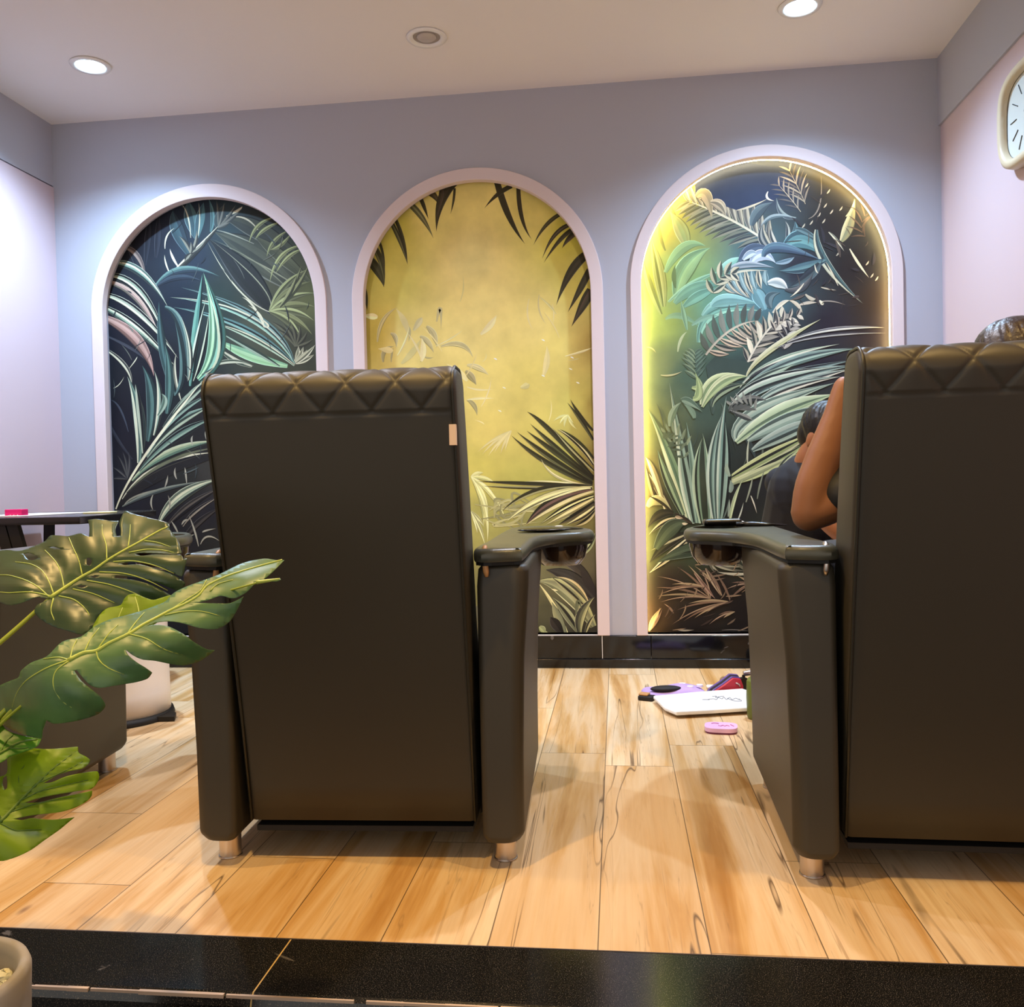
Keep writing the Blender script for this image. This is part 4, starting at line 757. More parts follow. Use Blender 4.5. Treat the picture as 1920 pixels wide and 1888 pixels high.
ch3['label'] = 'dark leather treatment chair at the left edge behind the monstera leaves'
def put(o, x, y, rz): o.location = (x, y, 0); o.rotation_euler = (0, 0, math.radians(rz))
put(ch, -.560, 1.815, 2.3); put(ch2, .688, 1.780, -1.2); put(ch3, -1.765, 1.815, 4.2)
# ------------------------------------------------------------------ potted monstera, near left
def leaf_mat(name, c, back, rough=.32, tr=.35):
    m = bpy.data.materials.new(name); m.use_nodes = True; nt = m.node_tree; b = nt.nodes['Principled BSDF']; out = nt.nodes['Material Output']
    tc = nt.nodes.new('ShaderNodeTexCoord'); n = nt.nodes.new('ShaderNodeTexNoise'); n.inputs['Scale'].default_value = 14; n.inputs['Detail'].default_value = 4
    nt.links.new(tc.outputs['Object'], n.inputs['Vector'])
    r = nt.nodes.new('ShaderNodeValToRGB'); e = r.color_ramp.elements; e[0].position = .3; e[0].color = (*[v*.75 for v in lin(c)], 1); e[1].position = .7; e[1].color = (*[min(1, v*1.25) for v in lin(c)], 1)
    nt.links.new(n.outputs['Fac'], r.inputs[0]); nt.links.new(r.outputs[0], b.inputs['Base Color']); b.inputs['Roughness'].default_value = rough; b.inputs['Specular IOR Level'].default_value = .5
    t = nt.nodes.new('ShaderNodeBsdfTranslucent'); t.inputs['Color'].default_value = (*lin(back), 1)
    mx = nt.nodes.new('ShaderNodeMixShader'); mx.inputs[0].default_value = tr
    nt.links.new(b.outputs[0], mx.inputs[1]); nt.links.new(t.outputs[0], mx.inputs[2]); nt.links.new(mx.outputs[0], out.inputs['Surface'])
    return m
M_lfA = leaf_mat('deep_green_leaf', '#33482b', '#5c8a1c', .34, .18)
M_lfB = leaf_mat('mid_green_leaf', '#587a4c', '#7cae24', .36, .28)
M_lfC = leaf_mat('backlit_lime_leaf', '#7f9c14', '#b4d010', .40, .45)  # lime base colour carries light shining through the blade, besides the translucency
M_lfD = leaf_mat('bright_green_leaf', '#4f8418', '#8cc414', .40, .40)
M_vein = mat('pale_green_midrib', '#a3b24a', .45)
M_veinC = mat('dark_green_midrib', '#4c6a10', .5)
M_stem = mat('yellow_green_stem', '#93a02c', .45)
def seg_dist(p, a, b):
    d = (b[0]-a[0], b[1]-a[1]); l = d[0]**2+d[1]**2+1e-9; t = max(0, min(1, ((p[0]-a[0])*d[0]+(p[1]-a[1])*d[1])/l))
    return math.hypot(p[0]-a[0]-d[0]*t, p[1]-a[1]-d[1]*t)
def pl_dist(p, L): return min(seg_dist(p, L[i], L[i+1]) for i in range(len(L)-1))
def make_leaf(parent, name, conv, outline, holes, midrib, veins, p0, nrm, m, mv, droop=.10, puff=.004, wave=.004, cell=11, seed=0, thick=.0007):
    """a cut monstera blade on its own tilted plane, cupped along the veins and drooping to its margins"""
    O = [conv(*p) for p in outline]; H = [[conv(*p) for p in h] for h in holes]; MR = [conv(*p) for p in midrib]; VN = [[conv(*p) for p in v] for v in veins]
    def cr(L, closed, n=4):
        P = [Vector((x, y, 0)) for x, y in L]; N = len(P); out = []; TG = []
        for i in range(N):
            if not closed and i in (0, N-1): TG.append((P[1]-P[0]) if i == 0 else (P[-1]-P[-2])); continue
            a, b, c = P[i-1], P[i], P[(i+1) % N]; u, v = b-a, c-b; lu, lv = u.length, v.length
            co = u.dot(v)/(lu*lv+1e-9); TG.append((u.normalized()+v.normalized()).normalized()*min(lu, lv)*max(0, min(1, (co+.1)/.6)) if lu*lv > 0 else Vector((0, 0, 0)))
        for i in range(N if closed else N-1):
            b, c = P[i], P[(i+1) % N]; m0, m1 = TG[i], TG[(i+1) % N]
            for k in range(n):
                t = k/n; q = b*(2*t**3-3*t*t+1)+m0*(t**3-2*t*t+t)+c*(-2*t**3+3*t*t)+m1*(t**3-t*t); out.append((q.x, q.y))
        if not closed: out.append(L[-1])
        return out
    O = cr(O, True); H = [cr(h, True, 3) for h in H]; MR = cr(MR, False); VN = [cr(v, False) for v in VN]
    n3 = Vector(nrm).normalized()
    rnd = random.Random(seed); ph = [rnd.uniform(0, 6) for _ in range(4)]
    def place(p, lift=0.0):
        P = on_plane(p[0], p[1], p0, n3); dm = pl_dist(p, MR)*1.2/CAM_F; dv = min([pl_dist(p, v) for v in VN] or [99])*1.2/CAM_F
        h = -droop*dm*dm*14*.5 + puff*(1-math.exp(-min(dv, dm)/.010)) + wave*math.sin(p[0]*.021+ph[0])*math.sin(p[1]*.027+ph[1])
        ry = (P-EYE).normalized()
        return P-ry*(h/max(.35, abs(ry.dot(n3))))+n3*lift
    loops = [O]+H; flat = [q for l in loops for q in l]
    tris = tessellate_polygon([[Vector((x, y, 0)) for x, y in l] for l in loops])
    vid = {}; V = []; F = []
    def vx(p):
        k = (round(p[0], 2), round(p[1], 2))
        if k not in vid: vid[k] = len(V); V.append(place(p))
        return vid[k]
    def clip(P, ax, v, keep):
        out = []
        for i in range(len(P)):
            a, b = P[i], P[(i+1) % len(P)]; da = (a[ax]-v)*keep; db = (b[ax]-v)*keep
            if da >= 0: out.append(a)
            if (da > 0 and db < 0) or (da < 0 and db > 0):
                t = da/(da-db); out.append((a[0]+(b[0]-a[0])*t, a[1]+(b[1]-a[1])*t))
        return out
    for t in tris:
        T_ = [flat[i] for i in t]
        x0 = math.floor(min(p[0] for p in T_)/cell); x1 = math.ceil(max(p[0] for p in T_)/cell)
        for i in range(x0, x1):
            S = clip(clip(T_, 0, i*cell, 1), 0, (i+1)*cell, -1)
            if len(S) < 3: continue
            y0 = math.floor(min(p[1] for p in S)/cell); y1 = math.ceil(max(p[1] for p in S)/cell)
            for j in range(y0, y1):
                Q = clip(clip(S, 1, j*cell, 1), 1, (j+1)*cell, -1)
                if len(Q) < 3: continue
                f = []
                for q in Q:
                    k = vx(q)
                    if k not in f: f.append(k)
                if len(f) >= 3: F.append(f)
    o = obj(name, V, F, m, parent)
    bm = bmesh.new(); bm.from_mesh(o.data); bmesh.ops.remove_doubles(bm, verts=bm.verts, dist=2e-5); bmesh.ops.recalc_face_normals(bm, faces=bm.faces); bm.to_mesh(o.data); bm.free()
    o.data.shade_smooth()
    s = o.modifiers.new('s', 'SOLIDIFY'); s.thickness = thick; s.offset = 0
    g = G(); N = len(MR); g.tube([place(p, .0006) for p in MR], [.0028*(1-.7*i/N)+.0005 for i in range(N)], 6); g.build('midrib', mv, o, smooth=True)
    for v in VN:
        g = G(); K = len(v); g.tube([place(p, .0011) for p in v], [.0011*(1-.7*i/K)+.0002 for i in range(K)], 5); g.build('vein', mv, o, smooth=True)
    return o, place
PC = floor_pt(-128, 1832, .229)
plant = thing('potted_monstera', 'monstera with large split green leaves in a grey concrete pot', 'potted plant', (PC.x, PC.y, -.16))
PLI = Matrix.Translation((-PC.x, -PC.y, .16))
def c6(x, y): return (x/3.4286, 930+y/3.4286)
def c7(x, y): return (x/3.384, 1330+y/3.384)
root = Vector((PC.x, PC.y, .22))
leaves = []
# top dark leaf
oA, pA = make_leaf(None, 'leaf', c6, [(322,658),(285,655),(240,650),(130,690),(60,702),(0,685),(-70,640),(-110,560),(-90,470),(-60,400),(0,352),(60,348),(130,352),(200,330),(290,290),(325,255),(380,254),(440,258),(520,240),(572,262),(575,200),(565,155),(620,148),(700,158),(765,160),(742,215),(752,262),(772,258),(775,215),(768,180),(778,140),(805,97),(860,115),(950,138),(1040,160),(1085,178),(1092,215),(1120,250),(1150,300),(1168,368),(1120,374),(1000,368),(900,366),(868,372),(905,384),(1000,376),(1090,378),(1165,380),(1180,405),(1202,398),(1180,500),(1165,520),(1060,470),(960,440),(840,424),(775,436),(800,444),(900,440),(1010,470),(1110,505),(1160,535),(1190,560),(1185,580),(1150,610),(1020,560),(880,525),(745,510),(735,528),(860,540),(980,575),(1100,640),(1040,680),(940,700),(840,716),(740,720),(660,742),(620,790),(592,850),(530,890),(430,865),(340,838),(262,792),(222,745),(236,705),(280,680)],
  [[(150,372),(185,366),(225,380),(248,396),(215,413),(180,408)],[(318,330),(345,325),(392,342),(360,342)],[(560,398),(580,398),(590,425),(575,448),(558,440)],[(498,582),(525,573),(556,577),(528,589)],[(585,518),(612,512),(634,516),(608,525)]],
  [(322,655),(420,590),(520,525),(600,480),(700,410),(800,350),(900,295),(1030,222),(1080,200)],
  [[(322,655),(250,590),(170,545),(60,512),(-20,510)],[(345,630),(320,560),(270,480),(200,440),(100,425)],[(412,588),(400,520),(370,440),(320,380),(290,350)],[(530,510),(510,420),(470,330),(445,270)],[(688,418),(685,320),(660,240),(658,185)],[(825,330),(835,260),(840,185)],[(340,648),(200,620),(60,625),(0,620)],[(380,645),(480,670),(560,740),(590,810)],[(470,600),(600,630),(740,690)],[(560,545),(700,570),(850,620),(960,670)],[(640,490),(800,500),(950,545),(1080,610)],[(730,425),(860,420),(1000,450),(1120,500)],[(830,365),(950,345),(1050,350),(1120,365)],[(930,290),(1010,300),(1100,330)],[(345,660),(330,740),(360,820)]],
  (-.75, 1.36, .66), (.10, -.72, .68), M_lfA, M_vein, droop=.9, puff=.005, wave=.008, seed=3)
# long front leaf pointing right
oB, pB = make_leaf(None, 'leaf', c6, [(1828,412),(1790,415),(1700,403),(1560,432),(1400,508),(1200,582),(1120,622),(1060,680),(1000,705),(900,742),(790,772),(690,800),(600,845),(520,905),(400,938),(300,1032),(200,1072),(135,1125),(120,1165),(60,1190),(0,1218),(-50,1260),(-60,1350),(0,1442),(40,1482),(150,1532),(230,1552),(272,1556),(275,1510),(300,1440),(345,1462),(450,1452),(550,1430),(640,1395),(678,1345),(640,1285),(598,1250),(525,1190),(478,1125),(492,1118),(536,1172),(582,1216),(640,1233),(760,1215),(880,1195),(950,1172),(978,1135),(930,1100),(890,1076),(850,1046),(820,1016),(808,988),(845,1018),(880,1038),(920,1052),(1000,1060),(1090,1078),(1180,1088),(1280,1062),(1345,1020),(1380,992),(1330,985),(1250,940),(1180,888),(1080,838),(1000,828),(945,836),(1000,815),(1060,806),(1120,808),(1190,822),(1290,850),(1400,852),(1480,802),(1540,702),(1566,645),(1480,688),(1380,690),(1260,686),(1340,668),(1420,642),(1500,658),(1580,622),(1642,562),(1700,532),(1760,482)],
  [],
  [(440,1058),(540,1010),(620,998),(700,950),(830,888),(920,830),(1000,788),(1100,735),(1200,690),(1280,640),(1330,580),(1450,520),(1620,465),(1815,412)],
  [[(440,1058),(300,1110),(170,1190),(110,1270),(80,1360)],[(445,1062),(360,1130),(345,1220),(400,1320),(548,1408)],[(450,1060),(470,980),(500,920)],[(545,1005),(580,930),(640,850)],[(628,990),(700,890),(760,830)],[(820,890),(870,820),(930,750)],[(1100,735),(1200,670),(1290,610),(1330,540)],[(620,1000),(640,1060),(700,1110),(800,1150)],[(830,890),(940,920),(1060,990),(1200,1030)],[(1060,768),(1180,745),(1300,745),(1420,775)],[(1350,615),(1400,570),(1500,540)],[(450,1058),(380,1040),(280,1050)]],
  (-.62, 1.20, .60), (.05, -.62, .78), M_lfB, M_vein, droop=1.6, puff=.004, wave=.008, seed=8)
# lime leaf seen from below between the two
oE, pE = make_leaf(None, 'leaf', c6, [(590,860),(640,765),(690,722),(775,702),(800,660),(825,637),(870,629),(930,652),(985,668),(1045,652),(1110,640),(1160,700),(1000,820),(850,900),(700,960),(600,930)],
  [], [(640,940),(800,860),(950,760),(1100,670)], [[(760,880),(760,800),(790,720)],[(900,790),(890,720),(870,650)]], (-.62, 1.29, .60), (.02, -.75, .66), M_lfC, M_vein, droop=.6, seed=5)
# lime leaf bottom left
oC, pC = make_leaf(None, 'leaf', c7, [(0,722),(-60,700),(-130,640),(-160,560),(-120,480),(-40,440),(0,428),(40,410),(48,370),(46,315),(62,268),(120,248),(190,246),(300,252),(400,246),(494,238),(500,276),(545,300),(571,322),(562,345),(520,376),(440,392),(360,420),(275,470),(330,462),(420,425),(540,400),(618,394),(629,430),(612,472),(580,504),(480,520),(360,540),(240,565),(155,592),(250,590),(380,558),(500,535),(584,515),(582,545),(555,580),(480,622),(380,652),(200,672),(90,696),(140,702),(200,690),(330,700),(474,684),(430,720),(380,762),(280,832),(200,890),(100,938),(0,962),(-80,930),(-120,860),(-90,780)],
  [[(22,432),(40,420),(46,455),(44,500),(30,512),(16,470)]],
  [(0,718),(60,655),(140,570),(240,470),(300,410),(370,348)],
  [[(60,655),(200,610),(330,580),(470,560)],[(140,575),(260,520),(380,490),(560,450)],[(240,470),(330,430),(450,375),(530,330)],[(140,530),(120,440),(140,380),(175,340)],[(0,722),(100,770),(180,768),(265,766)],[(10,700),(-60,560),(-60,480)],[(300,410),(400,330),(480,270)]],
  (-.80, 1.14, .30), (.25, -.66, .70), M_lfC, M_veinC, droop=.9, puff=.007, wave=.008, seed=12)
oD, pD = make_leaf(None, 'leaf', c7, [(-90,40),(0,78),(38,128),(80,150),(150,168),(262,188),(240,230),(200,252),(120,280),(60,300),(20,330),(-20,345),(-90,330),(-130,200)],
  [], [(-90,330),(20,270),(130,210),(240,192)], [[(0,280),(40,210),(90,160)],[(60,248),(130,250),(180,245)],[(-40,300),(-20,180),(0,100)]], (-.80, 1.22, .42), (.15, -.60, .78), M_lfD, M_veinC, droop=.6, seed=20)
oF, pF = make_leaf(None, 'leaf', c6, [(1650,560),(1690,545),(1740,535),(1800,530),(1806,538),(1780,548),(1700,550)], [], [(1650,556),(1730,545),(1800,535)], [], (-.45, 1.28, .70), (.02, -.7, .7), M_lfB, M_vein, droop=0, wave=0, seed=2)
oF['label'] = 'tip of another pale green leaf'
oA['label'] = 'uppermost broad dark green leaf with oval holes'; oB['label'] = 'long front leaf reaching right across the chair'; oC['label'] = 'bright lime leaf lowest of the plant'; oE['label'] = 'lime leaf half hidden between two larger leaves'; oD['label'] = 'bright green leaf at the left edge'
for o in (oA, oB, oC, oD, oE, oF):
    o.parent = plant; o.data.transform(PLI)
    for c in children(o): c.data.transform(PLI)
def behind(p, d=.006): return p+(p-EYE).normalized()*d
def at_y(px, py, y): return on_plane(px, py, (0, y, 0), (0, 1, 0))
def stem(a, mids, r=.0042):
    g = G(); P = smooth_path([root+Vector((random.uniform(-.02, .02), random.uniform(-.02, .02), -.02))]+mids+[behind(a, .003)], 8)
    g.tube(P, [r*1.25-(r*.5)*i/len(P) for i in range(len(P))], 8); o = g.build('stem', M_stem, plant, smooth=True); o.data.transform(PLI)
random.seed(5)
stem(pA(c6(322, 657)), [at_y(-150, 1500, 1.10), at_y(-90, 1275, 1.24), at_y(0, 1205, 1.28)])
stem(pB(c6(440, 1062)), [at_y(-120, 1560, 1.10), at_y(-40, 1400, 1.20), behind(pB(c6(80, 1330)), .035)])
stem(pE(c6(640, 940)), [at_y(-110, 1560, 1.12), at_y(-30, 1400, 1.24), behind(pB(c6(160, 1300)), .05), behind(pB(c6(430, 1100)), .04)])
stem(pC(c7(0, 720)), [at_y(-120, 1640, 1.05)], .0035)
stem(pD(c7(-88, 330)), [at_y(-140, 1560, 1.08)], .0035)
stem(pF(c6(1650, 558)), [at_y(-120, 1560, 1.12), at_y(-36, 1400, 1.22), behind(pB(c6(260, 1250)), .05), behind(pB(c6(700, 960)), .04), behind(pB(c6(1200, 700)), .04)], .002)
M_pot = mat('grey_concrete_pot', '#8f877c', .75, var=(6, .08), bump=(60, .15))
M_peb = mat('pale_gravel', '#cdc6a4', .8, var=(30, .2))
M_soil = mat('dark_soil', '#2a231b', .9)
g = G(); g.lathe([(.0, -.0), (.088, 0), (.095, .01), (.106, .354), (.107, .379), (.104, .387), (.098, .389), (.093, .385), (.090, .374), (.088, .314), (0, .309)], (0, 0, 0), 64)
g.build('pot', M_pot, plant, smooth=True)
G().lathe([(0, .346), (.0888, .346), (.0885, .312), (0, .312)], (0, 0, 0), 40).build('soil', M_soil, plant)
g = G(); random.seed(9)
for k in range(150):
    a = random.uniform(0, 2*PI); r = .082*math.sqrt(random.random()); s = random.uniform(.007, .013); c = Vector((r*math.cos(a), r*math.sin(a), .348+random.uniform(0, .012)))
    b0 = len(g.v); g.ball(c, (s, s*random.uniform(.6, 1), s*random.uniform(.5, .9)), 7, 5)
    for i in range(b0, len(g.v)): g.v[i] += Vector((random.uniform(-1, 1), random.uniform(-1, 1), random.uniform(-1, 1)))*s*.16
o = g.build('gravel', M_peb, plant, merge=False); o['kind'] = 'stuff'
# ------------------------------------------------------------------ desk, tub, things on the floor, clock
M_desk = mat('black_lacquer', '#17161a', .18, spec=.5)
M_dleg = mat('black_steel', '#15130f', .5)
dk = thing('manicure_table', 'black topped table with slanted legs by the left wall', 'table', (-2.2, 3.2, 0))
top = [(-2.56, 2.84), (-2.05, 2.80), (-1.79, 2.79), (-1.80, 2.93), (-1.97, 3.62), (-2.03, 3.70), (-2.56, 3.72)]
top = [(x+2.2, y-3.2) for x, y in top]
G().prism(top, .712, .738).build('table_top', M_desk, dk, bev=(.004, 2))
lx = on_plane(3, 985, (0, 2.84, 0), (0, 1, 0)).x
for x, y, dx in ((lx, 2.84, .12), (lx+.045, 2.84, .12), (-2.45, 2.90, -.02), (-2.20, 3.60, .05), (-2.45, 3.60, -.02)):
    x -= 2.2*-1; y -= 3.2
    g = G(); v = [(x-.02, y-.01, .711), (x+.02, y-.01, .711), (x+.02, y+.01, .711), (x-.02, y+.01, .711)]; v += [(p[0]+dx*1.6, p[1], 0.0) for p in v]
    g.add(v, [(0, 1, 2, 3), (4, 7, 6, 5), (0, 4, 5, 1), (1, 5, 6, 2), (2, 6, 7, 3), (3, 7, 4, 0)]); g.build('leg', M_dleg, dk)
M_mag = mat('magenta_plastic', '#d4146e', .4); M_wp = mat('white_plastic', '#efeeee', .35); M_yel = mat('pale_yellow_pad', '#e0dfa8', .6)
g = G().box((-.033, -.018, 0), (.033, .018, .026)); pk = g.build('polish_box', M_mag, bev=(.002, 2)); pk.location = on_plane(31, 962, (0, 2.95, 0), (0, 1, 0)); pk.location.z = .7383
tag(pk, 'small magenta box standing on the black table', 'box')
g = G(); 
for i in range(6): g.box((-.020+i*.007, -.0186, .003), (-.0165+i*.007, -.0178, .005+.002*(i % 2)))
g.build('white_marks', M_wp, pk)
pd = G().box((-.05, -.04, 0), (.05, .04, .006)).build('buffer_pad', M_yel, bev=(.002, 2)); pd.location = (-1.98, 3.22, .7383); pd.rotation_euler = (0, 0, .2); tag(pd, 'flat pale yellow pad lying on the black table', 'pad')
tw = G().box((-.13, -.2, 0), (.12, .2, .004)).build('reflection_sheet', M_wp, bev=(.0015, 2)); tw.location = (-2.2, 3.12, .7383); tw.rotation_euler = (0, 0, -.1); tag(tw, 'white sheet standing in for the bright reflection on the black table', 'sheet')  # flat white sheet added for the bright reflection on the table top
# white pedestal tub
M_tub = mat('warm_white_acrylic', '#f0e6de', .35); M_rub = mat('black_rubber_base', '#141210', .6)
tb = thing('foot_tub', 'white rounded foot tub on a black base, left of the centre chair', 'tub', (-1.815, 3.02, 0))
G().lathe([(0, 0), (.192, 0), (.196, .006), (.190, .024), (0, .024)], n=48).build('base_ring', M_rub, tb, smooth=True)
G().lathe([(0, .025), (.183, .025), (.181, .10), (.178, .38), (.182, .40), (.178, .412), (.168, .408), (.160, .36), (.150, .22), (0, .20)], n=48).build('basin', M_tub, tb, smooth=True)
g = G(); g.prism([(.17, -.06), (.245, -.05), (.222, .005), (.19, .03)], .002, .020); g.build('foot_pedal', M_rub, tb, bev=(.003, 2))
# things on the floor by the right chair
M_lil = mat('lilac_cloth', '#b79ad6', .7, var=(14, .2)); M_blkc = mat('black_cloth', '#120d10', .7); M_red = mat('red_trim', '#b3263a', .45); M_pur = mat('purple_vinyl', '#5a4286', .4); M_grn = mat('olive_green_bag', '#5f6a22', .45); M_ink = mat('grey_ink', '#6f7276', .6)
# white board
ol = [(.118, 3.285), (.150, 3.12), (.185, 3.058), (.30, 3.085), (.445, 3.125), (.470, 3.16), (.478, 3.37), (.455, 3.41), (.30, 3.36)]
cx, cy = .3, 3.23
wb = thing('foot_board', 'white tray with a small grey drawing, lying on the wood floor', 'tray', (cx, cy, 0))
o2 = [(x-cx, y-cy) for x, y in ol]
G().prism(o2, .012, .026).build('tray_body', M_wp, wb, bev=(.005, 3))
for fx, fy in ((-.10, 0), (.10, 0)): G().box((fx-.015, fy-.05, 0), (fx+.015, fy+.05, .012)).build('foot', M_wp, wb)
g = G()
def sq(cx0, cy0, pts, r=.0011, z=.0266): g.tube(smooth_path([(cx0+x, cy0+y, z) for x, y in pts], 5), r, 5)
bx0, by0 = .06, .0
sq(bx0, by0, [(-.05, 0), (-.03, .01), (-.02, .0), (-.01, .03), (0, .01), (.01, .035), (.015, .0), (.03, .03), (.035, .0), (.05, .02), (.06, -.005)])
sq(bx0, by0, [(-.03, .045), (-.015, .05), (-.02, .03), (.0, .045), (.012, .05)]); sq(bx0, by0, [(.02, .02), (.04, -.02), (.065, -.02), (.06, .01)]); sq(bx0, by0, [(-.045, -.004), (-.07, -.004)])
g.build('drawing', M_ink, wb, smooth=True)['label'] = 'grey line drawing'
# lilac pouch
pc = thing('lilac_pouch', 'lilac floral pouch lying flat behind the white tray', 'pouch', (.20, 3.42, 0), .12)
def blanket(name, m, parent, w_, d_, hfun, n=20, z0=0):
    V = []; F = []
    for j in range(n+1):
        for i in range(n+1):
            u, v = i/n*2-1, j/n*2-1; r = 1-(abs(u)**4+abs(v)**4)*.12
            V.append((u*w_*r, v*d_*r, z0+max(.001, hfun(u, v))))
    for j in range(n):
        for i in range(n): a = j*(n+1)+i; F.append((a, a+1, a+n+2, a+n+1))
    k = len(V); V += [(p[0], p[1], z0) for p in V[:k]]
    for f in list(F): F.append(tuple(x+k for x in reversed(f)))
    def e(i, j): return j*(n+1)+i
    ring = [e(i, 0) for i in range(n)]+[e(n, j) for j in range(n)]+[e(n-i, n) for i in range(n)]+[e(0, n-j) for j in range(n)]
    for i in range(len(ring)): a, b = ring[i], ring[(i+1) % len(ring)]; F.append((a, a+k, b+k, b))
    o = obj(name, V, F, m, parent, smooth=True); return fix(o)
blanket('pouch_body', M_lil, pc, .135, .075, lambda u, v: .020+.016*math.exp(-((u-.25)/.4)**2)*(1-v*v*.6)-.012*max(abs(u), abs(v))**6)
g = G(); g.ball((-.035, -.035, .030), (.060, .026, .012), 20, 8); g.build('dark_opening', M_blkc, pc, smooth=True)
M_flo = mat('white_floral_print', '#e6dcf0', .7)
for x, y in ((.06, -.02), (.10, .0), (.04, .03)): G().lathe([(0, .0352), (.012, .0345), (.013, .027), (0, .026)], (x, y, 0), 14).build('floral_print', M_flo, pc)
bk = thing('nail_clipper_case', 'small black case with tan top at the left tip of the white tray', 'case', (.095, 3.325, 0), -.4)
G().box((-.028, -.02, 0), (.030, .02, .018)).build('case_body', M_blkc, bk, bev=(.005, 3)); G().box((-.026, -.016, .018), (.010, .016, .026)).build('case_lid', M_tan, bk, bev=(.003, 2))
dv = thing('nail_file', 'slim white file lying behind the lilac pouch', 'nail file', floor_pt(1347, 1291).to_tuple(), .06)
G().box((-.045, -.016, .003), (.045, .016, .013)).build('file_body', M_wp, dv, bev=(.004, 3)); G().box((-.03, -.017, 0), (.043, .017, .003)).build('dark_underside', M_ink, dv)
pu = thing('striped_purse', 'red and purple striped purse against the green bag', 'purse', (floor_pt(1374, 1304)+Vector((-.02, .03, 0))).to_tuple(), .25)
pth = [(-.065, 0), (-.05, .018), (-.015, .038), (.02, .062), (.05, .058), (.06, .03), (.06, 0)]
for k, (y, sc, m_) in enumerate(((-.022, 1, M_red), (-.008, 1.05, M_pur), (.006, 1.08, M_blkc), (.020, 1.12, M_pur))):
    g = G(); vs = []
    for yy in (y, y+.0135): vs += [(x*sc, yy, z*sc) for x, z in pth]
    n = len(pth); g.add(vs, [list(range(n)), [n+i for i in range(n)][::-1]]+[(i, (i+1) % n, n+(i+1) % n, n+i) for i in range(n)]); g.build('stripe', m_, pu, bev=(.003, 2))
g = G(); g.tube([(.028, -.024, .044), (.040, -.026, .040), (.044, -.026, .030)], .003, 8); g.build('clasp', M_chr, pu, smooth=True)
gb = thing('green_bag', 'olive green bag standing at the corner of the right chair', 'bag', (.475, 3.075, 0))
g = G(); g.lathe([(0, 0), (.046, 0), (.050, .008), (.052, .07), (.050, .128), (.044, .138), (.030, .130), (0, .122)], (0, 0, 0), 32, 1, .8); g.build('bag_body', M_grn, gb, smooth=True)
g = G(); g.tube([(-.03, 0, .128), (-.015, 0, .146), (.012, 0, .148), (.03, 0, .128)], .003, 8); g.build('handle', M_blkc, gb, smooth=True)
M_pk = mat('pink_soap_plastic', '#e6b8dc', .35); M_pkd = mat('plum_base', '#6a2350', .5); M_pkl = mat('rose_lettering', '#b8568c', .5)
c = floor_pt(1352, 1371)
sp = thing('pink_case', 'small pink oval case alone on the floor in front of the white tray', 'case', (c.x, c.y, 0), -.12)
oc = [(.052*math.copysign(abs(math.cos(2*PI*k/40))**.6, math.cos(2*PI*k/40)), .042*math.copysign(abs(math.sin(2*PI*k/40))**.6, math.sin(2*PI*k/40))) for k in range(40)]
G().prism([(x*.96, y*.96) for x, y in oc], 0, .006).build('base', M_pkd, sp); G().prism(oc, .006, .019).build('lid', M_pk, sp, bev=(.005, 4))
g = G(); g.tube(smooth_path([(-.030, .018, .0195), (-.02, .024, .0195), (-.008, .018, .0195)], 5), .0018, 5); g.tube(smooth_path([(-.008, -.004, .0195), (0, -.009, .0195), (.006, .001, .0195), (.012, -.008, .0195), (.018, .0, .0195), (.026, -.006, .0195)], 5), .0013, 5); g.tube(smooth_path([(.030, .012, .0195), (.040, -.006, .0195)], 5), .0015, 5)
g.build('lettering', M_pkl, sp, smooth=True)
# black tools on the armrest pads
def on_chair(chair, x, y, z): return chair.matrix_basis @ Vector((x, y, z))
M_btool = mat('gloss_black_plastic', '#0c0b0b', .25)
for chair_, sx, lab_, x_, y_ in ((ch, 1, 'black oval hand rest on the centre chair right armrest', .385, .60),):
    rm = thing('hand_rest', lab_, 'hand rest', on_chair(chair_, x_, y_, .6803).to_tuple(), math.radians(2))
    g = G(); g.ball((0, 0, .0062), (.075, .045, .006), 24, 8); g.build('cushion', M_btool, rm, smooth=True)
    g = G(); g.ball((.04, .02, .0135), (.012, .006, .002), 12, 6); g.build('button', M_wp, rm, smooth=True)
    rm.location.y += .0
rm = thing('remote_control', 'black remote control on the right chair armrest', 'remote control', (on_plane(1355, 986, (0, 2.62, 0), (0, 1, 0)).x, 2.60, .6803), .1)
G().box((-.058, -.022, 0), (.050, .022, .020)).build('remote_body', M_btool, rm, bev=(.009, 4)); G().box((.045, -.01, .004), (.058, .01, .012)).build('chrome_tip', M_chr, rm, bev=(.002, 2))
fl = thing('cuticle_tool', 'slim pointed black tool beside the remote control', 'tool', (on_plane(1412, 986, (0, 2.62, 0), (0, 1, 0)).x, 2.52, .6803), -.12)
g = G(); g.tube([(-.06, 0, .007), (-.02, 0, .007), (.02, 0, .005), (.075, 0, .003)], [.007, .007, .005, .0015], 10); g.build('tool_body', M_btool, fl, smooth=True)
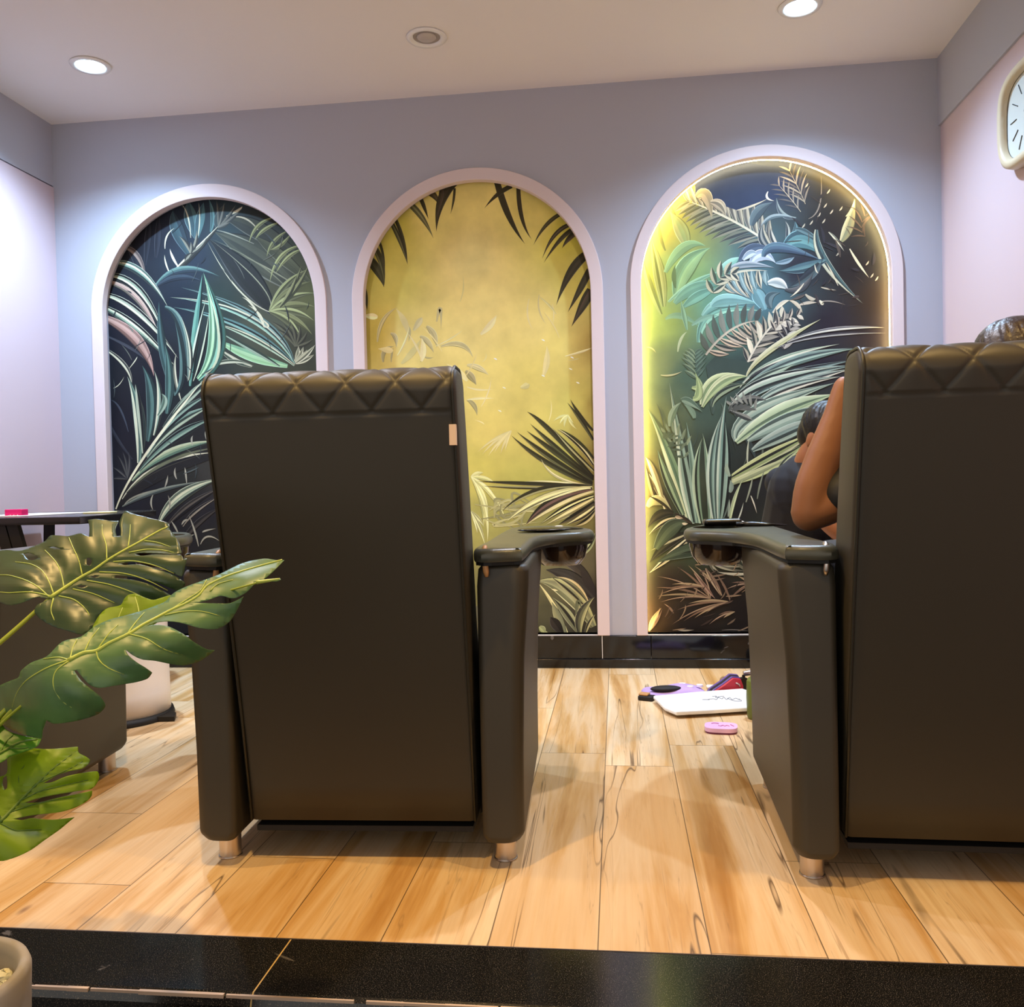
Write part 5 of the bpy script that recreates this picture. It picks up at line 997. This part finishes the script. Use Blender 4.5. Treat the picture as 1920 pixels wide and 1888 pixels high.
# wall clock
M_cf = mat('beige_clock_frame', '#cdbb9c', .4); M_cw = mat('clock_face_white', '#c9cbc4', .5); M_tick = mat('dark_ticks', '#2c2823', .6)
ck = thing('wall_clock', 'rounded beige wall clock with thin dark hour lines', 'clock', (XR, 3.075, 1.985))
def ring2(hw, hh, x, n=48, e=.62): return [(x, hw*math.copysign(abs(math.cos(2*PI*k/n))**e, math.cos(2*PI*k/n)), hh*math.copysign(abs(math.sin(2*PI*k/n))**e, math.sin(2*PI*k/n))) for k in range(n)]
prof = [(.178, .160, 0), (.185, .167, -.02), (.181, .163, -.042), (.169, .151, -.050), (.153, .135, -.044), (.150, .132, -.026)]
g = G(); rr = [ring2(a, b, x) for a, b, x in prof]; n = 48; g.add([p for r in rr for p in r], [(i*n+k, i*n+(k+1) % n, (i+1)*n+(k+1) % n, (i+1)*n+k) for i in range(len(rr)-1) for k in range(n)]+[list(range(n))])
g.build('clock_frame', M_cf, ck, smooth=True)
g = G(); f1 = ring2(.150, .132, -.024); g.add(f1+[(-.020, p[1], p[2]) for p in f1], [list(range(n)), [n+k for k in range(n)][::-1]]+[(k, (k+1) % n, n+(k+1) % n, n+k) for k in range(n)]); g.build('clock_face', M_cw, ck)
for h in range(12):
    a = 2*PI*h/12; c_, s_ = math.cos(a), math.sin(a); g = G(); r0_, r1_ = .078, .122
    g.tube([(-.0252, c_*r0_, s_*r0_), (-.0252, c_*r1_, s_*r1_)], .0016, 6); g.build('hour_mark', M_tick, ck)
for nm, a, l in (('hour_hand', 2.3, .07), ('minute_hand', 3.5, .11)):
    G().tube([(-.028, 0, 0), (-.028, math.cos(a)*l, math.sin(a)*l)], .0028, 6).build(nm, M_tick, ck)
G().lathe([(0, 0), (.008, 0), (.008, .006), (0, .006)], (0, 0, 0), 16).build('hand_hub', M_tick, ck).matrix_local = Matrix.Translation((-.026, 0, 0)) @ Matrix.Rotation(-PI/2, 4, 'Y')
# ------------------------------------------------------------------ people and stool
M_skin = mat('warm_brown_skin', '#85583a', .5, spec=.35, bump=(120, .04)); M_skin2 = mat('brown_skin', '#96603e', .5, spec=.35)
M_tee = mat('black_cotton', '#131318', .6); M_tee2 = mat('navy_black_cotton', '#0d0f1a', .8); M_hair = mat('black_hair', '#14100f', .5, spec=.4, bump=(160, .5)); M_hair2 = mat('dark_brown_hair', '#2c1f18', .4, spec=.5, bump=(160, .6))
M_trou = mat('dark_trousers', '#1a1b20', .7); M_shoe = mat('black_shoe', '#111010', .4); M_eye = mat('eye_white', '#d8d4ce', .3); M_iris = mat('dark_iris', '#1a110c', .2); M_lip = mat('lip', '#8a4a3c', .5)
def capsule(g, pts, rs, n=14, sub=6):
    P = smooth_path(pts, sub); R = []
    for i in range(len(rs)-1):
        for k in range(sub): R.append(rs[i]+(rs[i+1]-rs[i])*k/sub)
    R.append(rs[-1]); g.tube(P, R, n); g.ball(P[0], R[0]*.98, n, 8); g.ball(P[-1], R[-1]*.98, n, 8)
def flesh(name, g, m, parent, voxel=.008, sm=6):
    o = g.build(name, m, parent, smooth=True, merge=False)
    r = o.modifiers.new('r', 'REMESH'); r.mode = 'VOXEL'; r.voxel_size = voxel; r.use_smooth_shade = True
    s = o.modifiers.new('s', 'SMOOTH'); s.factor = .5; s.iterations = sm
    return o
def head(g, c, R, s=1.0):
    """skull, jaw, nose, ears, lips about centre c with rotation R (local -y is the face direction)"""
    def T(p): return Vector(c)+R@(Vector(p)*s)
    def ell(p, r, n=18, m_=12):
        k = len(g.v); g.ball((0, 0, 0), r, n, m_)
        for i in range(k, len(g.v)): g.v[i] = T(Vector(g.v[i])+Vector(p))
    ell((0, .008, .022), (.072, .090, .088)); ell((0, -.030, -.035), (.058, .055, .072)); ell((0, -.058, -.085), (.030, .024, .022))
    ell((0, -.086, -.012), (.010, .014, .024)); ell((0, -.096, -.028), (.014, .011, .010)); ell((0, -.080, -.060), (.022, .008, .006)); ell((0, -.078, -.071), (.018, .008, .006))
    for sx in (-1, 1):
        ell((sx*.073, .012, -.012), (.009, .018, .030)); ell((sx*.030, -.070, .012), (.022, .014, .007)); ell((sx*.036, -.060, -.030), (.022, .02, .022))
    return T
def hand(g, w_, d, side, palm=.088, curl=.5, s=1.0):
    """palm with five separate, unequal fingers; w_ wrist point, d hand direction, side the direction of the thumb"""
    d = Vector(d).normalized(); sd = Vector(side); sd = (sd-d*sd.dot(d)).normalized(); nn = d.cross(sd); w_ = Vector(w_)
    for k in range(4):
        q = (k-1.5)*.019*s; capsule(g, [w_+sd*q*.6, w_+d*palm*.5*s+sd*q*.9, w_+d*palm*s+sd*q], [.013*s, .0135*s, .0105*s], 10, 3)
    for k, l in enumerate((.070, .082, .076, .060)):
        q = (1.5-k)*.0205*s; b = w_+d*palm*s+sd*q; a1 = curl; a2 = curl*2.1; l *= s
        p1 = b+(d*math.cos(a1)+nn*math.sin(a1))*l*.45; p2 = p1+(d*math.cos(a2)+nn*math.sin(a2))*l*.32; p3 = p2+(d*math.cos(a2*1.3)+nn*math.sin(a2*1.3))*l*.24
        capsule(g, [b, p1, p2, p3], [.0100*s, .0090*s, .0082*s, .0068*s], 9, 3)
    b = w_+d*.022*s+sd*.026*s; p1 = b+(d*.6+sd*.75+nn*.15).normalized()*.040*s; p2 = p1+(d*.85+sd*.35+nn*.3).normalized()*.032*s
    capsule(g, [b, p1, p2], [.0145*s, .0110*s, .0085*s], 9, 3)
def rotz(a): return Matrix.Rotation(a, 3, 'Z')
def eyes(parent, T):
    g = G(); g2 = G()
    for sx in (-1, 1):
        g.ball(T((sx*.030, -.072, 0)), .0105, 12, 8); g2.ball(T((sx*.030, -.0805, 0)), .0045, 10, 6)
    g.build('eyes', M_eye, parent, smooth=True, merge=False); g2.build('irises', M_iris, parent, smooth=True, merge=False)
# --- client in the right chair, seen from behind, elbow on the armrest pad
cl = thing('person', 'person in black seated in the right chair, elbow on armrest', 'person', (0, 0, 0))
g = G()
pel = (.70, 2.17, .575)
capsule(g, [(.60, 2.17, .555), (.80, 2.17, .555)], [.105, .105]); capsule(g, [pel, (.73, 2.15, .70), (.77, 2.12, .82), (.80, 2.11, .87)], [.13, .118, .115, .09])
capsule(g, [(.665, 2.10, .875), (.80, 2.11, .90), (.94, 2.12, .885)], [.052, .075, .052]); capsule(g, [(.81, 2.11, .90), (.855, 2.115, .97), (.866, 2.12, .985)], [.058, .048, .048])
for sx in (-1, 1):
    x = .70+sx*.10; capsule(g, [(x, 2.2, .55), (x+sx*.03, 2.45, .56), (x+sx*.04, 2.60, .545)], [.088, .072, .058]); capsule(g, [(x+sx*.04, 2.60, .545), (x+sx*.035, 2.68, .33), (x+sx*.03, 2.70, .10)], [.058, .052, .036])
    capsule(g, [(x+sx*.03, 2.70, .055), (x+sx*.035, 2.79, .035), (x+sx*.035, 2.88, .028)], [.034, .032, .024])
elb = (.436, 2.10, .728)
capsule(g, [(.665, 2.10, .868), (.56, 2.10, .80), (.49, 2.10, .752), elb], [.052, .046, .044, .040])
capsule(g, [elb, (.447, 2.10, .79), (.474, 2.105, .865), (.503, 2.11, .95), (.522, 2.115, 1.018)], [.041, .042, .040, .031, .025])
hand(g, (.527, 2.117, 1.020), (.95, .15, .18), (-.1, .95, .3), curl=.35)
capsule(g, [(.94, 2.12, .875), (1.0, 2.16, .77), (1.02, 2.24, .735)], [.050, .046, .042]); capsule(g, [(1.02, 2.24, .735), (1.0, 2.36, .73), (.985, 2.44, .725)], [.041, .036, .026]); hand(g, (.983, 2.45, .724), (-.1, 1, -.05), (-1, 0, .1), curl=.25)
Rh = rotz(PI+.15) @ Matrix.Rotation(.10, 3, 'X'); HC = (.882, 2.12, 1.038)
T = head(g, HC, Rh)
flesh('body', g, M_skin, cl, .0065, 5)
eyes(cl, T)
g = G(); k = 0
for p, r in (((0, .020, .032), (.083, .092, .086)), ((0, .055, -.02), (.070, .055, .075))):
    b0 = len(g.v); g.ball((0, 0, 0), r, 24, 16)
    for i in range(b0, len(g.v)): g.v[i] = T(Vector(g.v[i])+Vector(p))
for i in range(60):
    a = random.uniform(0, 2*PI); t0 = random.uniform(.1, .6); pts = []
    for q in range(5):
        tt = t0+q*.28; pts.append(T((.0835*math.sin(tt)*math.cos(a+q*.08), .020+.0925*math.sin(tt)*math.sin(a+q*.08), .032+.0865*math.cos(tt))))
    if pts[2] is not None: g.tube(pts, [.002, .0035, .004, .0035, .001], 5)
flesh('hair', g, M_hair2, cl, .004, 1)
g = G(); capsule(g, [(.70, 2.17, .60), (.73, 2.15, .70), (.77, 2.12, .82), (.80, 2.11, .875)], [.142, .134, .132, .10]); capsule(g, [(.665, 2.10, .873), (.80, 2.11, .905), (.94, 2.12, .883)], [.066, .088, .066])
capsule(g, [(.665, 2.10, .868), (.57, 2.10, .806), (.512, 2.10, .772)], [.066, .062, .060]); capsule(g, [(.94, 2.12, .875), (.985, 2.15, .80), (1.0, 2.17, .77)], [.064, .062, .060])
flesh('shirt', g, M_tee, cl, .007, 4)
g = G(); capsule(g, [(.59, 2.17, .575), (.81, 2.17, .575)], [.112, .112])
for sx in (-1, 1):
    x = .70+sx*.10; capsule(g, [(x, 2.2, .56), (x+sx*.03, 2.45, .565), (x+sx*.04, 2.60, .55)], [.097, .082, .068]); capsule(g, [(x+sx*.04, 2.60, .55), (x+sx*.035, 2.68, .33), (x+sx*.03, 2.70, .17)], [.068, .062, .052])
flesh('trousers', g, M_trou, cl, .008, 4)
# --- technician on a stool beyond, leaning in
tn = thing('person', 'person with black hair in a dark shirt, bending forward by the right mural', 'person', (0, 0, 0))
HC2 = (.712, 3.10, .945); R2 = rotz(PI/2-.9) @ Matrix.Rotation(.45, 3, 'X')
g = G()
capsule(g, [(.64, 3.38, .50), (.66, 3.50, .50)], [.10, .10]); capsule(g, [(.65, 3.44, .52), (.655, 3.34, .65), (.645, 3.22, .76)], [.125, .115, .10])
capsule(g, [(.67, 3.05, .775), (.65, 3.20, .81), (.66, 3.36, .79)], [.048, .07, .048]); capsule(g, [(.655, 3.18, .82), (.655, 3.14, .875), (.68, 3.12, .92)], [.055, .046, .045])
capsule(g, [(.67, 3.04, .770), (.68, 2.97, .68), (.76, 2.93, .60)], [.046, .042, .036]); capsule(g, [(.76, 2.93, .60), (.87, 2.93, .56), (.95, 2.93, .54)], [.037, .033, .023]); hand(g, (.955, 2.93, .54), (1, -.1, -.2), (0, .9, .3), curl=.5)
capsule(g, [(.60, 3.37, .795), (.70, 3.36, .68), (.80, 3.30, .60)], [.046, .042, .036]); capsule(g, [(.80, 3.30, .60), (.88, 3.20, .57), (.95, 3.12, .55)], [.037, .033, .023]); hand(g, (.953, 3.115, .55), (.8, -.6, -.2), (0, -.8, .4), curl=.5)
for y0, y1 in ((3.28, 3.20), (3.44, 3.52)):
    capsule(g, [(.64, y0+.06, .49), (.78, (y0+y1)/2, .49), (.92, y1, .47)], [.085, .075, .056]); capsule(g, [(.92, y1, .47), (.94, y1, .28), (.92, y1, .085)], [.056, .050, .034]); capsule(g, [(.91, y1, .055), (.98, y1, .038), (1.06, y1, .030)], [.036, .034, .026])
T = head(g, HC2, R2); flesh('body', g, M_skin2, tn, .0065, 5); eyes(tn, T)
g = G()
for p, r in (((0, .022, .034), (.080, .088, .084)), ((0, .062, .0), (.066, .050, .070))):
    b0 = len(g.v); g.ball((0, 0, 0), r, 24, 16)
    for i in range(b0, len(g.v)): g.v[i] = T(Vector(g.v[i])+Vector(p))
for i in range(80):
    a = random.uniform(0, 2*PI); t0 = random.uniform(.1, 1.3); pts = []
    for q in range(4):
        tt = t0+q*.22; pts.append(T((.0805*math.sin(tt)*math.cos(a+q*.15), .022+.0885*math.sin(tt)*math.sin(a+q*.15), .034+.0845*math.cos(tt))))
    g.tube(pts, [.002, .004, .004, .001], 5)
flesh('hair', g, M_hair, tn, .004, 1)
g = G(); capsule(g, [(.65, 3.44, .53), (.655, 3.34, .65), (.645, 3.21, .77)], [.136, .130, .118]); capsule(g, [(.67, 3.05, .775), (.65, 3.20, .815), (.66, 3.36, .79)], [.062, .084, .062])
capsule(g, [(.67, 3.04, .772), (.66, 2.99, .71)], [.060, .055]); capsule(g, [(.60, 3.37, .797), (.68, 3.365, .71)], [.060, .055])
flesh('shirt', g, M_tee2, tn, .007, 4)
g = G(); capsule(g, [(.64, 3.37, .50), (.65, 3.51, .50)], [.112, .112])
for y0, y1 in ((3.28, 3.20), (3.44, 3.52)):
    capsule(g, [(.64, y0+.06, .495), (.78, (y0+y1)/2, .495), (.92, y1, .475)], [.094, .084, .066]); capsule(g, [(.92, y1, .475), (.94, y1, .28), (.92, y1, .13)], [.066, .060, .050])
flesh('trousers', g, M_trou, tn, .008, 4)
for y1 in (3.20, 3.52):
    g = G(); capsule(g, [(.905, y1, .050), (.98, y1, .042), (1.07, y1, .036)], [.045, .043, .034]); flesh('shoe', g, M_shoe, tn, .007, 3)
# stool
st = thing('stool', 'low round stool on steel legs with black wheels, under the bending person', 'stool', (.70, 3.53, 0))
G().lathe([(0, .33), (.15, .33), (.165, .345), (.165, .375), (.15, .388), (0, .39)], (0, 0, 0), 40).build('seat', M_tee, st, smooth=True)
G().lathe([(0, .075), (.026, .075), (.026, .33), (0, .33)], (0, 0, 0), 20).build('post', M_chr, st, smooth=True)
for k in range(5):
    a = math.radians(120+72*k); c_, s_ = math.cos(a), math.sin(a)
    G().tube([(0, 0, .085), (c_*.12, s_*.12, .080), (c_*.235, s_*.235, .066)], [.016, .014, .010], 10).build('leg', M_chr, st, smooth=True)
    g = G(); q = Vector((c_*.235, s_*.235, .026)); ax = Vector((-s_, c_, 0)); g.tube([q-ax*.012, q+ax*.012], .026, 18); g.tube([q, q+Vector((0, 0, .035))], .006, 8); g.build('wheel', M_shoe, st, smooth=False)
